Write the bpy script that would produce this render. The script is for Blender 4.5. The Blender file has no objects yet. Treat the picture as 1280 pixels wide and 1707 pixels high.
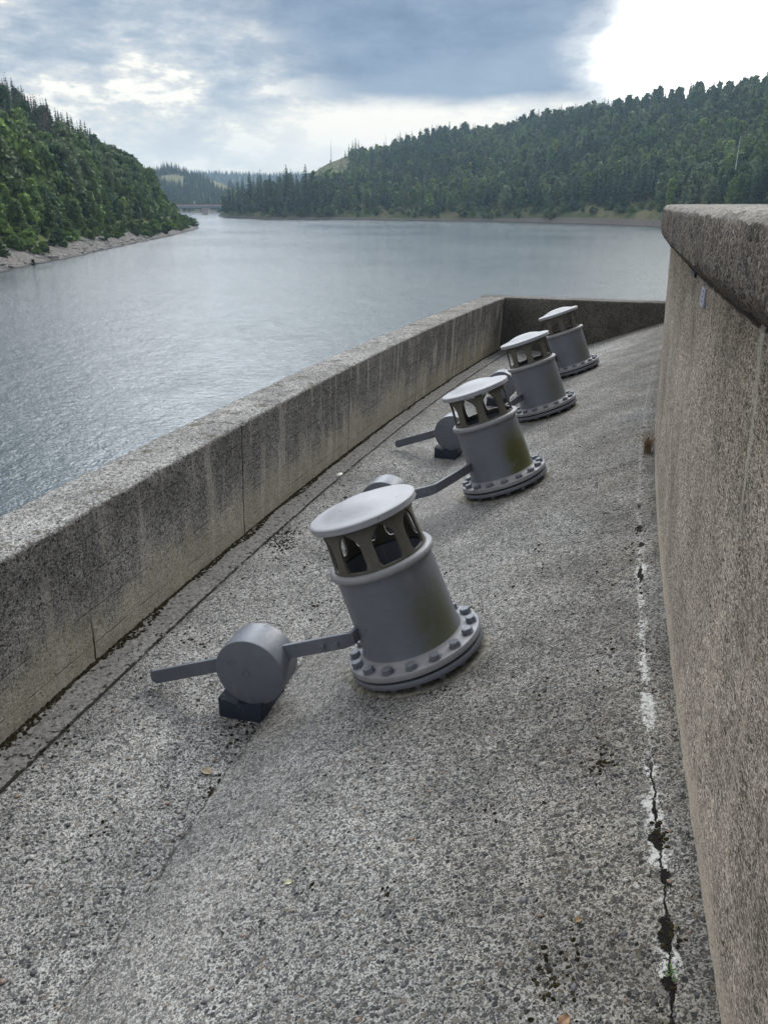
import bpy, bmesh, math, random
import numpy as np
from mathutils import Vector, Matrix, noise
random.seed(7); rng=np.random.default_rng(7)
sc=bpy.context.scene; COL=sc.collection
R_=math.radians
EYE=12.0                       # eye height above the lake
# ------------------------------------------------------------- camera
cam_d=bpy.data.cameras.new('camera'); cam=bpy.data.objects.new('camera',cam_d); COL.objects.link(cam)
cam.location=(0,0,EYE); cam.rotation_euler=(R_(90)-math.atan(513.5/1290),0,0)
cam_d.sensor_fit='VERTICAL'; cam_d.sensor_height=36; cam_d.lens=1290/1707*36
cam_d.clip_start=.05; cam_d.clip_end=12000; sc.camera=cam
# ------------------------------------------------------------- light
SUN_AZ=34; SUN_EL=38
sd=bpy.data.lights.new('sun','SUN'); so=bpy.data.objects.new('sun',sd); COL.objects.link(so)
sd.energy=1.4; sd.angle=R_(14); sd.color=(1,.95,.87)
d=Vector((math.sin(R_(SUN_AZ))*math.cos(R_(SUN_EL)),math.cos(R_(SUN_AZ))*math.cos(R_(SUN_EL)),math.sin(R_(SUN_EL))))
so.rotation_euler=d.to_track_quat('Z','Y').to_euler()
sc.view_settings.view_transform='Standard'; sc.view_settings.look='None'; sc.view_settings.exposure=.16; sc.view_settings.gamma=1
# ------------------------------------------------------------- node helper
class NT:
    def __init__(s,nt): s.nt=nt
    def n(s,t,**k):
        o=s.nt.nodes.new(t)
        for a,b in k.items(): setattr(o,a,b)
        return o
    def put(s,sock,v):
        if isinstance(v,bpy.types.NodeSocket): s.nt.links.new(v,sock)
        elif v is not None:
            if hasattr(sock.default_value,'__len__') and not hasattr(v,'__len__'): v=[v]*len(sock.default_value)
            elif hasattr(v,'__len__') and len(sock.default_value)==4 and len(v)==3: v=(*v,1)
            sock.default_value=v
    def m(s,op,a,b=None,c=None,clamp=False):
        o=s.n('ShaderNodeMath',operation=op,use_clamp=clamp)
        for i,v in enumerate((a,b,c)):
            if v is not None: s.put(o.inputs[i],v)
        return o.outputs[0]
    def add(s,a,b): return s.m('ADD',a,b)
    def sub(s,a,b): return s.m('SUBTRACT',a,b)
    def mul(s,a,b): return s.m('MULTIPLY',a,b)
    def ss(s,x,a,b):                       # smoothstep a..b
        o=s.n('ShaderNodeMapRange',interpolation_type='SMOOTHSTEP')
        s.put(o.inputs[0],x); s.put(o.inputs[1],a); s.put(o.inputs[2],b)
        return o.outputs[0]
    def lin(s,x,a,b,c,d2):
        o=s.n('ShaderNodeMapRange')
        for i,v in enumerate((x,a,b,c,d2)): s.put(o.inputs[i],v)
        return o.outputs[0]
    def vec(s,x,y,z):
        o=s.n('ShaderNodeCombineXYZ')
        for i,v in enumerate((x,y,z)): s.put(o.inputs[i],v)
        return o.outputs[0]
    def sep(s,v):
        o=s.n('ShaderNodeSeparateXYZ'); s.put(o.inputs[0],v); return o.outputs
    def vm(s,op,a,b=None,sc_=None):
        o=s.n('ShaderNodeVectorMath',operation=op); s.put(o.inputs[0],a)
        if b is not None: s.put(o.inputs[1],b)
        if sc_ is not None: s.put(o.inputs[3],sc_)
        return o.outputs[0]
    def noise(s,v,scale,detail=3,rough=.55,dist=0,col=False):
        o=s.n('ShaderNodeTexNoise'); s.put(o.inputs['Vector'],v)
        o.inputs['Scale'].default_value=scale;o.inputs['Detail'].default_value=detail;o.inputs['Roughness'].default_value=rough;o.inputs['Distortion'].default_value=dist
        return o.outputs[1 if col else 0]
    def voro(s,v,scale,feature='F1',rnd=1):
        o=s.n('ShaderNodeTexVoronoi',feature=feature); s.put(o.inputs['Vector'],v); o.inputs['Scale'].default_value=scale; o.inputs['Randomness'].default_value=rnd
        return o.outputs
    def mix(s,f,a,b,bt='MIX'):
        o=s.n('ShaderNodeMix',data_type='RGBA',blend_type=bt); s.put(o.inputs[0],f); s.put(o.inputs[6],a); s.put(o.inputs[7],b); return o.outputs[2]
    def ramp(s,f,stops,mode='LINEAR'):
        o=s.n('ShaderNodeValToRGB'); s.put(o.inputs[0],f); e=o.color_ramp.elements; o.color_ramp.interpolation=mode
        while len(e)<len(stops): e.new(.5)
        for q,(p,c) in zip(e,stops): q.position=p; q.color=(*c,1) if len(c)==3 else c
        return o.outputs[0]
    def bump(s,h,dist,strength=1,nrm=None):
        o=s.n('ShaderNodeBump'); s.put(o.inputs['Height'],h); o.inputs['Distance'].default_value=dist; o.inputs['Strength'].default_value=strength
        if nrm is not None: s.put(o.inputs['Normal'],nrm)
        return o.outputs[0]
def g3(v): return (v,v,v)
# ------------------------------------------------------------- world: sky with broken cloud, bright gap to the upper right
def band(N,x,c,wd,soft):               # 1 inside |x-c|<wd
    a=N.m('ABSOLUTE',N.sub(x,c)); return N.sub(1,N.ss(a,wd,N.add(wd,soft)))
w=bpy.data.worlds.new('World'); sc.world=w; w.use_nodes=True; nt=w.node_tree; nt.nodes.clear(); N=NT(nt)
SKY_S=.10
tc=N.n('ShaderNodeTexCoord'); D0=tc.outputs['Generated']; x,y,z=N.sep(D0)
sky=N.n('ShaderNodeTexSky',sky_type='NISHITA'); sky.sun_disc=False; sky.sun_elevation=R_(SUN_EL); sky.sun_rotation=R_(SUN_AZ); sky.altitude=400
az=N.m('ARCTAN2',x,y); el=N.m('ARCTAN2',z,N.m('SQRT',N.add(N.mul(x,x),N.mul(y,y))))
azd=N.mul(az,57.2958); eld=N.mul(el,57.2958)
zz=N.m('MAXIMUM',z,.0)
pl=N.vec(N.m('DIVIDE',x,N.add(zz,.16)),N.m('DIVIDE',y,N.add(zz,.16)),0.0)     # a level cloud deck
sph=N.vec(N.mul(azd,.045),N.mul(eld,.085),.3)
nA=N.noise(sph,1.7,7,.58,.0); nB=N.noise(N.vm('MULTIPLY',sph,(1,1.5,1)),3.0,8,.62,.0); nC=N.noise(pl,.9,6,.6,.2); nD=N.noise(N.vm('MULTIPLY',sph,(1,1.35,1)),4.6,7,.62,.0)
wa=N.mul(N.sub(nA,.5),14); wb=N.mul(N.sub(nB,.5),8)
azw=N.add(azd,N.add(N.mul(wa,.35),N.mul(wb,.40))); elw=N.add(eld,N.add(N.mul(wa,.12),N.mul(wb,.20)))
tilt=N.mul(N.m('ABSOLUTE',N.sub(elw,8.6)),.55)
# dark bank of cloud
right_edge=N.sub(1,N.ss(N.sub(azw,tilt),12.2,13.6))
bot_edge=N.ss(elw,5.7,6.9)
left_fade=N.ss(N.add(azw,N.mul(N.sub(elw,6),1.1)),-8.5,1.5)
top_fade=N.sub(1,N.ss(eld,15,26))
dark=N.mul(N.mul(N.mul(right_edge,bot_edge),left_fade),top_fade)
# blown-out gap round the hidden sun
gap=N.mul(N.ss(N.sub(azw,tilt),12.0,15.4),N.mul(N.ss(N.add(elw,N.mul(N.sub(azd,12),.35)),5.6,7.4),N.mul(N.sub(1,N.ss(azd,52,78)),N.sub(1,N.ss(eld,42,66)))))
lowb=N.sub(1,N.ss(elw,4,11))
tcl=N.add(N.add(N.mul(nA,.26),N.mul(nB,.38)),N.add(N.mul(nD,.36),N.mul(lowb,.05)))
tcl=N.add(tcl,N.mul(N.sub(N.noise(N.vm('MULTIPLY',sph,(1,1.3,1)),12,5,.62),.5),.13))
midc=N.ramp(tcl,[(.40,(.27,.34,.43)),(.47,(.39,.45,.52)),(.515,(.56,.59,.62)),(.545,(.74,.73,.69)),(.572,(1.05,1.0,.88)),(.70,(1.08,1.02,.92))])
midc=N.mix(N.mul(N.ss(eld,7,2.5),.65),midc,(.80,.78,.72))
tdk=N.add(N.mul(nB,.6),N.mul(nD,.4))
darkc=N.ramp(tdk,[(.36,(.125,.185,.285)),(.50,(.185,.255,.365)),(.64,(.27,.345,.45))])
darkc=N.mix(N.mul(band(N,N.add(eld,N.mul(N.sub(azd,13),-.16)),8.6,.3,1.6),.35),darkc,(.33,.40,.49))
c=N.mix(dark,midc,darkc)
glow=N.mul(N.mul(N.ss(azw,-12,-3),N.sub(1,N.ss(elw,5.2,7.0))),.85)
c=N.mix(N.mul(glow,N.add(.5,N.mul(N.ss(nA,.42,.66),.5))),c,(1.03,.95,.82))
halo=N.mul(N.ss(N.sub(azw,tilt),10.2,13.2),N.mul(N.ss(N.add(elw,N.mul(N.sub(azd,12),.35)),5.0,7.6),N.sub(1,N.ss(azd,52,78))))
c=N.mix(N.mul(halo,.75),c,N.mix(N.ss(nD,.4,.6),(.55,.60,.65),(.95,.94,.92)))
c=N.mix(N.mul(gap,gap),c,(3.0,2.9,2.75))
# the rest of the deck: behind, and unseen brightness added high in front to light water
back=N.ss(N.m('ABSOLUTE',azd),60,95)
over=N.ss(eld,12.8,19)
gen=N.mix(N.ss(nC,.35,.65),(.36,.41,.50),(.62,.66,.72))
gen=N.mix(N.mul(N.sub(1,N.ss(N.m('ABSOLUTE',N.sub(azd,8)),30,70)),N.sub(1,N.ss(eld,60,88))),gen,(3.2,3.35,3.5))
c=N.mix(N.m('MAXIMUM',back,over),c,gen)
c=N.mix(N.mul(band(N,azd,-13,5,9),N.ss(eld,12.5,15)),c,N.vm('SCALE',c,sc_=2.5))  # unseen strip of sky brightened to put a glow on the water
c=N.mix(N.mul(N.mul(N.ss(azd,-19,-27),N.ss(azd,-75,-50)),N.ss(eld,12.5,16)),c,(.75,.85,1.0))  # unseen sky toned down here to keep the left water dark
c=N.mix(N.mul(N.mul(N.ss(azd,-62,-80),N.ss(azd,-150,-120)),.8),c,(1.30,1.25,1.16))  # extra brightness added in the unseen left sky to light the parapet
bg1=N.n('ShaderNodeBackground'); N.put(bg1.inputs[0],sky.outputs[0]); bg1.inputs[1].default_value=SKY_S
bg2=N.n('ShaderNodeBackground'); N.put(bg2.inputs[0],c); bg2.inputs[1].default_value=1.0
mx=N.n('ShaderNodeMixShader'); mx.inputs[0].default_value=.9
nt.links.new(bg1.outputs[0],mx.inputs[1]); nt.links.new(bg2.outputs[0],mx.inputs[2])
wo=N.n('ShaderNodeOutputWorld'); nt.links.new(mx.outputs[0],wo.inputs[0])
# ------------------------------------------------------------- material helper
def mat(name):
    m=bpy.data.materials.new(name); m.use_nodes=True; nt=m.node_tree; b=nt.nodes['Principled BSDF']
    return m,NT(nt),b
def pos(N): return N.n('ShaderNodeNewGeometry').outputs['Position']
def uvn(N): return N.n('ShaderNodeUVMap',uv_map='UVMap').outputs[0]
def plain(name,col,rough=.6,spec=.3,var=.15,scale=6,metal=0):
    m,N,b=mat(name); tc=N.n('ShaderNodeTexCoord').outputs['Object']
    n=N.noise(tc,scale,4); k=N.lin(n,.3,.7,1-var,1+var)
    N.put(b.inputs['Base Color'],N.vm('SCALE',col,sc_=k)); b.inputs['Roughness'].default_value=rough; b.inputs['Specular IOR Level'].default_value=spec; b.inputs['Metallic'].default_value=metal
    return m
def aggregate(N,P,stretch=(1,1,1),dark=(.045,.046,.05),mid=(.165,.165,.168),light=(.50,.49,.46),mort=(.60,.585,.555),mortd=(.11,.108,.105),cover=1.0,scale=1.0,tint=(.26,.22,.17)):
    """exposed-aggregate concrete: chips of stone in pale worn mortar -> colour, height"""
    v=N.vm('MULTIPLY',P,stretch)
    v=N.vm('ADD',v,N.vm('SCALE',N.vm('SUBTRACT',N.noise(v,70*scale,2,col=True),g3(.5)),sc_=.012/scale))
    n1=N.noise(v,150*scale,3,.65); n2=N.noise(v,38*scale,4,.6); n3=N.noise(P,2.1,5,.6); n4=N.noise(P,9,4,.6)
    base=N.mix(N.ss(N.add(n1,N.mul(N.sub(n2,.5),.5)),.40,.60),mortd,mort)
    def layer(sc,lo,hi):
        o=N.voro(v,sc); cr,cg,cb=N.sep(o[1])
        rad=N.add(lo,N.mul(cg,hi-lo)); 
        mk=N.sub(1,N.ss(o[0],N.mul(rad,.82),rad))
        col=N.ramp(cr,[(0,dark),(.30,tuple(.5*(a+b) for a,b in zip(dark,mid))),(.62,mid),(.80,tint),(.90,tuple(.5*(a+b) for a,b in zip(light,mid))),(1,light)])
        return mk,col,cb
    m2,c2,_=layer(95*scale,.18*cover,.62*cover)
    m1,c1,_=layer(48*scale,.0,.56*cover)
    col=N.mix(m2,base,c2); col=N.mix(m1,col,c1)
    # worn pits
    o=N.voro(v,26*scale); cr,cg,cb=N.sep(o[1])
    pit=N.mul(N.sub(1,N.ss(o[0],.10,.2)),N.ss(cr,.80,.84)); pit=N.m('MAXIMUM',pit,N.mul(N.ss(n2,.66,.72),.8))
    col=N.mix(pit,col,(.02,.019,.017))
    n5=N.noise(P,.75,4,.65)
    k=N.mul(N.lin(n5,.35,.65,.82,1.08),N.mul(N.lin(n3,.3,.7,.60,1.06),N.lin(n4,.3,.7,.82,1.1)))
    col=N.vm('SCALE',col,sc_=k)
    h=N.sub(N.add(N.add(N.mul(m1,.5),N.mul(m2,.35)),N.mul(n1,.45)),N.mul(pit,1.6))
    return col,h,n2,n3,n4
def band(N,x,c,wd,soft):               # 1 inside |x-c|<wd
    a=N.m('ABSOLUTE',N.sub(x,c)); return N.sub(1,N.ss(a,wd,N.add(wd,soft)))
# ---- slab and slope (uv: u = metres along the dam, v = metres in from the low wall)
def mat_slab():
    m,N,b=mat('slab_concrete'); P=pos(N); U,V,_=N.sep(uvn(N))
    col,h,n2,n3,n4=aggregate(N,P)
    nl=N.noise(P,5,5,.65); nf=N.noise(P,30,4,.6); nL=N.noise(P,.9,4,.6)
    col=N.vm('MULTIPLY',col,(.92,.925,.925))
    # smoother, greyer strip of later concrete between the two level changes, and the gutter strip
    s1=N.mul(N.ss(N.add(V,N.mul(N.sub(nl,.5),.12)),1.27,1.29),N.sub(1,N.ss(N.add(V,N.mul(N.sub(nl,.5),.25)),1.62,1.86)))
    s2=N.sub(1,N.ss(N.add(V,N.mul(N.sub(nf,.5),.06)),.235,.25))
    sm=N.mix(N.ss(nf,.38,.62),(.13,.125,.115),(.26,.25,.235))
    col=N.mix(N.mul(N.m('MAXIMUM',N.mul(s1,.28),N.mul(s2,.75)),N.ss(nl,.25,.5)),col,sm)
    # brownish weathering in the upper part
    up=N.ss(V,1.9,3.3)
    col=N.mix(N.mul(N.mul(up,N.ss(nL,.25,.6)),.75),col,N.mix(1,col,(.78,.72,.62),'MULTIPLY'))
    # green-brown moss spots
    mo=N.ss(N.noise(P,14,5,.7),.665,.70); mo=N.mul(mo,N.ss(nL,.47,.56))
    col=N.mix(mo,col,(.022,.02,.012))
    # lime bleeding and crack near the parapet
    cc=N.add(3.232,N.add(N.mul(N.sub(N.noise(N.vec(U,0.,0.),1.4,3,.6),.5),.07),N.mul(N.sub(N.noise(N.vec(U,1.,0.),11,4,.65),.5),.055)))
    pt=None
    for (u0,hw,wd) in ((-2.02,.12,.020),(-1.62,.10,.026),(-1.42,.14,.022),(-1.15,.14,.012),(-.80,.18,.024),(-.45,.22,.012),(-.10,.15,.010),(.25,.14,.014),(.62,.14,.026),(.95,.12,.010),(1.6,.5,.004),(2.9,.8,.004),(4.6,1.4,.003)):
        q=N.mul(N.sub(1,N.ss(N.m('ABSOLUTE',N.sub(U,u0)),hw*.4,hw)),wd); pt=q if pt is None else N.m('MAXIMUM',pt,q)
    pt=N.m('MAXIMUM',pt,N.mul(N.ss(U,-2.6,-1.4),.003))
    n6=N.noise(P,16,6,.8); n7=N.noise(P,55,4,.7)
    dd=N.m('ABSOLUTE',N.sub(N.add(V,N.add(N.mul(N.sub(n6,.5),.13),N.mul(N.sub(n7,.5),.03))),cc))
    lime=N.mul(N.sub(1,N.ss(dd,pt,N.add(N.mul(pt,1.25),.0015))),N.ss(N.add(n7,N.mul(pt,3)),.46,.54))
    lime=N.m('MAXIMUM',lime,N.mul(N.sub(1,N.ss(dd,N.mul(pt,.5),N.add(N.mul(pt,3.2),.002))),N.ss(N.add(n7,N.mul(pt,2)),.60,.66)))
    col=N.mix(N.mul(lime,N.lin(U,.8,2.2,.68,.32)),col,N.mix(N.ss(n7,.35,.6),(.50,.49,.46),(.82,.81,.77)))
    cw=N.mul(N.ss(N.noise(N.vec(U,9.,0.),2.6,4,.75),.46,.68),.022)
    cr=N.mul(band(N,V,cc,cw,.004),N.m('MAXIMUM',N.sub(1,N.ss(U,-1.25,-1.0)),N.mul(N.ss(N.noise(N.vec(U,2.,7.),1.3,1),.55,.6),N.sub(1,N.ss(U,1.5,1.9)))))
    cr=N.mul(cr,N.sub(1,N.mul(N.ss(cw,.002,.0),1)))
    for (u0,hu,wv) in ((-1.57,.055,.024),(-1.95,.07,.022),(-2.38,.10,.032),(-2.12,.03,.016),(-1.74,.04,.014),(1.02,.05,.016),(1.30,.07,.020),(1.75,.05,.010)):
        e=N.m('SQRT',N.add(N.m('POWER',N.m('DIVIDE',N.add(N.sub(U,u0),N.mul(N.sub(n7,.5),.06)),hu),2),N.m('POWER',N.m('DIVIDE',N.add(N.sub(V,cc),N.mul(N.sub(n6,.5),.10)),wv),2)))
        cr=N.m('MAXIMUM',cr,N.sub(1,N.ss(e,.85,1.0)))
    thin=N.mul(band(N,V,N.add(cc,N.mul(N.sub(n7,.5),.02)),.0012,.003),N.sub(1,N.ss(U,-1.2,-1.0)))
    cr=N.m('MAXIMUM',cr,thin)
    col=N.mix(cr,col,(.007,.005,.004))
    foot_dk=N.mul(N.ss(V,3.24,3.34),.6)  # slab gets darker towards the parapet foot
    col=N.mix(foot_dk,col,N.mix(1,col,g3(.5),'MULTIPLY'))
    mg=N.sub(1,N.ss(N.add(V,N.mul(N.sub(nl,.5),.06)),.012,.022)); col=N.mix(mg,col,(.025,.022,.014))
    gh=N.mul(N.ss(N.noise(P,24,3,.6),.60,.63),N.sub(1,N.ss(V,.25,.30))); col=N.mix(gh,col,(.03,.027,.02))
    # dirt at the joints
    j=band(N,V,N.add(.246,N.mul(N.sub(nf,.5),.02)),.004,.006)
    j=N.mul(j,N.ss(nl,.3,.45))
    j2=N.mul(band(N,V,N.add(1.275,N.mul(N.sub(nl,.5),.12)),.004,.012),N.ss(nf,.42,.55))
    col=N.mix(N.m('MAXIMUM',j,N.mul(j2,.8)),col,(.02,.018,.014))
    N.put(b.inputs['Base Color'],col); b.inputs['Roughness'].default_value=.9; b.inputs['Specular IOR Level'].default_value=.25
    h=N.sub(h,N.mul(N.m('MAXIMUM',N.m('MAXIMUM',cr,j),mo),2.5))
    N.put(b.inputs['Normal'],N.bump(h,.006,1)); return m
JOINTS=[-5.3,-.1,2.02,4.6,7.16,9.6]
def mat_lowwall(top=False):
    m,N,b=mat('low_wall_concrete'); P=pos(N); U,V,_=N.sep(uvn(N)); Z=N.sep(P)[2]
    col,h,n2,n3,n4=aggregate(N,P,stretch=(1,1,1))
    nl=N.noise(N.vm('MULTIPLY',P,(1,1,.28)),3.2,5,.6); ns=N.noise(N.vm('MULTIPLY',P,(1,1,.12)),9,4,.6); nf=N.noise(P,30,4,.6)
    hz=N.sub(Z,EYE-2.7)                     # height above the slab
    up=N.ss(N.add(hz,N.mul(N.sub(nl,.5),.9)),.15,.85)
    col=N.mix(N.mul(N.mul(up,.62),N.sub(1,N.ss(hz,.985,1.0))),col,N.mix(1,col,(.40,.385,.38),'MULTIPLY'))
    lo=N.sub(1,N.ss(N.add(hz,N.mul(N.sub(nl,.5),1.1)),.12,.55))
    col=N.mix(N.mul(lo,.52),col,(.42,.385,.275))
    fa=N.ss(U,5.5,10); col=N.mix(N.mul(fa,.42),col,N.mix(1,col,(.72,.66,.56),'MULTIPLY'))
    pale=N.mul(N.ss(ns,.52,.66),N.lin(U,-3,8,.25,.75)); pale=N.mul(pale,N.sub(1,N.ss(hz,.97,.99))); col=N.mix(pale,col,N.mix(.6,col,(.55,.52,.44)))
    tp=N.mul(N.ss(hz,.985,1.0),N.ss(N.noise(P,6,5,.7),.56,.62)); col=N.mix(N.mul(tp,.7),col,(.06,.052,.035))
    jm=None
    for a in JOINTS:
        q=band(N,U,N.add(a,N.mul(N.sub(nf,.5),.012)),.004,.006)
        if a==-.1: q=N.mul(q,N.sub(1,N.ss(hz,.1,.42)))
        jm=q if jm is None else N.m('MAXIMUM',jm,q)
    # faint board marks
    bd=N.mul(N.mul(band(N,N.m('FRACT',N.mul(hz,4.2)),.5,.01,.02),.45),N.ss(nl,.4,.6))
    dk=N.m('MAXIMUM',jm,bd)
    col=N.mix(dk,col,(.035,.032,.028))
    N.put(b.inputs['Base Color'],col); b.inputs['Roughness'].default_value=.92; b.inputs['Specular IOR Level'].default_value=.2
    N.put(b.inputs['Normal'],N.bump(N.sub(h,N.mul(dk,2)),.006,1)); return m
def mat_endwall():
    m,N,b=mat('end_wall_concrete'); P=pos(N); Z=N.sep(P)[2]
    col,h,n2,n3,n4=aggregate(N,P,mort=(.26,.24,.21),mid=(.09,.085,.08),light=(.22,.21,.2),mortd=(.05,.05,.045))
    nl=N.noise(N.vm('MULTIPLY',P,(1,1,.3)),3,5,.6)
    col=N.mix(N.mul(N.ss(nl,.4,.7),.5),col,N.mix(1,col,(.6,.55,.48),'MULTIPLY'))
    N.put(b.inputs['Base Color'],col); b.inputs['Roughness'].default_value=.92; N.put(b.inputs['Normal'],N.bump(h,.006,1)); return m
def mat_parapet():
    m,N,b=mat('parapet_concrete'); P=pos(N); U,V,_=N.sep(uvn(N)); Z=N.sep(P)[2]
    col,h,n2,n3,n4=aggregate(N,P,stretch=(1,1,1.9),dark=(.09,.076,.066),mid=(.29,.245,.21),light=(.72,.64,.56),mort=(.74,.65,.56),mortd=(.15,.125,.11),tint=(.36,.27,.21),scale=.85)
    ns=N.noise(N.vm('MULTIPLY',P,(1,1,.10)),7,4,.6); nl=N.noise(P,2.4,5,.6)
    col=N.mix(N.mul(N.ss(ns,.5,.72),.35),col,(.46,.39,.33))
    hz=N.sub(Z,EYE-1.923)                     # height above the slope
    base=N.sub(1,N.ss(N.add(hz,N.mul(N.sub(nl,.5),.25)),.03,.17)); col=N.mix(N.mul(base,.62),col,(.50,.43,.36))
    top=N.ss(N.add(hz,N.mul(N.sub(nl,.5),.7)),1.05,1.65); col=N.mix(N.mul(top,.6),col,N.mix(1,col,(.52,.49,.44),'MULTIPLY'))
    col=N.mix(N.ss(N.add(Z,N.mul(N.sub(n4,.5),.02)),EYE-.268-.034,EYE-.268-.024),col,(.03,.024,.018))  # dark line painted below the coping for the shadow in the joint gap
    col=N.vm('MULTIPLY',col,(1.12,1.12,1.09))
    run=N.mul(N.ss(N.noise(N.vm('MULTIPLY',P,(1,1,.06)),11,2,.5),.64,.70),N.mul(N.ss(hz,.7,1.3),.5)); col=N.mix(run,col,(.5,.47,.42))
    N.put(b.inputs['Base Color'],col); b.inputs['Roughness'].default_value=.92; b.inputs['Specular IOR Level'].default_value=.2; N.put(b.inputs['Normal'],N.bump(h,.007,1)); return m
def mat_coping():
    m,N,b=mat('coping_concrete'); P=pos(N); U,V,_=N.sep(uvn(N)); Z=N.sep(P)[2]
    col,h,n2,n3,n4=aggregate(N,P,stretch=(1,1,1.4),dark=(.035,.03,.027),mid=(.11,.092,.075),light=(.33,.29,.24),mort=(.27,.235,.19),mortd=(.05,.043,.037),tint=(.17,.13,.09),scale=.8)
    nl=N.noise(P,3,5,.6); nf=N.noise(P,25,3,.6)
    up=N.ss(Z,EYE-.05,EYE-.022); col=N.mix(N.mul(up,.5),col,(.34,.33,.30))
    ck=None
    for a,wd in ((1.35,.010),(2.25,.026),(3.4,.03),(.45,.006),(-.3,.004),(4.9,.03)):
        q=band(N,N.add(U,N.add(N.mul(N.sub(nf,.5),.05),N.mul(Z,.12))),a+.12*EYE,wd,.008); ck=q if ck is None else N.m('MAXIMUM',ck,q)
    col=N.mix(ck,col,(.012,.01,.009))
    N.put(b.inputs['Base Color'],col); b.inputs['Roughness'].default_value=.92; b.inputs['Specular IOR Level'].default_value=.2; N.put(b.inputs['Normal'],N.bump(N.sub(h,N.mul(ck,2.5)),.008,1)); return m
def paint(name,col,rough=.42,algae=0,streak=.12):
    m,N,b=mat(name); P=N.n('ShaderNodeTexCoord').outputs['Object']
    n=N.noise(P,7,5,.6); nf=N.noise(P,60,3,.6); nb=N.noise(N.vm('MULTIPLY',P,(1,1,5)),16,3,.6)
    k=N.lin(N.add(N.mul(n,.6),N.mul(nb,.4)),.3,.7,1-streak,1+streak)
    c=N.vm('SCALE',col,sc_=k)
    c=N.mix(N.mul(N.ss(N.noise(P,2.5,5,.7),.56,.72),.35),c,(col[0]*.72,col[1]*.68,col[2]*.6))
    drip=N.mul(N.ss(N.noise(N.vm('MULTIPLY',P,(1,1,.07)),22,3,.6),.58,.70),N.ss(n,.4,.6)); c=N.mix(N.mul(drip,.35),c,(.30,.29,.27))
    rst=N.ss(N.noise(P,11,5,.75),.70,.76); c=N.mix(N.mul(rst,.45),c,(.10,.055,.03))
    chip=N.ss(N.noise(P,38,2,.5),.72,.74); c=N.mix(N.mul(chip,.8),c,(.05,.035,.028))
    if algae:
        px,py,pz=N.sep(P); a=N.m('ARCTAN2',py,px)          # uphill side, where the damp sits
        mk=N.mul(N.sub(1,N.ss(N.m('ABSOLUTE',N.add(a,.55)),.2,.75)),N.sub(1,N.ss(N.add(pz,N.mul(N.sub(n,.5),.4)),.3,.62)))
        c=N.mix(N.m('MINIMUM',N.mul(N.mul(mk,algae),N.ss(n,.22,.5)),1.0),c,(.085,.09,.03))
    N.put(b.inputs['Base Color'],c); N.put(b.inputs['Roughness'],N.lin(n,.3,.7,rough-.06,rough+.12)); b.inputs['Specular IOR Level'].default_value=.4
    N.put(b.inputs['Normal'],N.bump(N.add(N.mul(n,.5),N.add(N.mul(nb,.5),N.sub(N.mul(nf,.12),chip))),.0035,.55)); return m
M={}
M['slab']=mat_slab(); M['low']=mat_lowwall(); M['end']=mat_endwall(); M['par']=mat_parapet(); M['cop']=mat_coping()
GREY=(.145,.157,.182)
M['paint']=paint('grey_paint',GREY); M['paint_cap']=paint('grey_cap_paint',(.30,.304,.322),.5,streak=.10); M['paint_dark']=paint('cage_paint',(.098,.090,.074),.55,streak=.25)
M['rim']=paint('rim_paint',(.25,.255,.27),.45)
M['barrel']=[paint('barrel_paint',GREY,.42,a) for a in (.7,1.3,.35,.4)]
M['inside']=plain('dark_inside',(.02,.024,.03),.5)
M['block']=paint('navy_block_paint',(.028,.038,.055),.45,streak=.3)
M['mortar']=plain('mortar',(.20,.19,.16),.95,.1,.6,30)
M['moss']=plain('moss_dirt',(.03,.025,.014),1,.05,.7,40)
M['mossg']=plain('green_moss',(.07,.085,.022),1,.05,.5,40)
# ------------------------------------------------------------- object helpers
def tag(o,label=None,cat=None,group=None,kind=None):
    if label: o['label']=label
    if cat: o['category']=cat
    if group: o['group']=group
    if kind: o['kind']=kind
    return o
def link(name,me,m=None,parent=None,smooth=False):
    o=bpy.data.objects.new(name,me); COL.objects.link(o)
    if m is not None:
        for q in (m if isinstance(m,(list,tuple)) else [m]): me.materials.append(q)
    if parent is not None: o.parent=parent
    if smooth:
        me.polygons.foreach_set('use_smooth',[True]*len(me.polygons))
    return o
def mesh_np(name,verts,faces):
    me=bpy.data.meshes.new(name); me.from_pydata([tuple(v) for v in verts],[],[tuple(f) for f in faces]); me.update(); return me
def quads_np(name,V,F,colors=None,matidx=None):
    """fast mesh: V (n,3), F (m,4)"""
    me=bpy.data.meshes.new(name); me.vertices.add(len(V)); me.vertices.foreach_set('co',np.ascontiguousarray(V,np.float32).ravel())
    me.loops.add(F.size); me.loops.foreach_set('vertex_index',np.ascontiguousarray(F,np.int32).ravel())
    me.polygons.add(len(F)); me.polygons.foreach_set('loop_start',np.arange(0,F.size,F.shape[1],dtype=np.int32))
    if matidx is not None: me.polygons.foreach_set('material_index',np.ascontiguousarray(matidx,np.int32))
    me.update(calc_edges=True)
    if colors is not None:
        a=me.color_attributes.new('tint','FLOAT_COLOR','POINT'); a.data.foreach_set('color',np.ascontiguousarray(colors,np.float32).ravel())
    return me
def autosmooth(o,ang=35):
    me=o.data; bm=bmesh.new(); bm.from_mesh(me)
    for f in bm.faces: f.smooth=True
    for e in bm.edges:
        if len(e.link_faces)==2 and e.calc_face_angle(0)>R_(ang): e.smooth=False
    bm.to_mesh(me); bm.free(); return o
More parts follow.
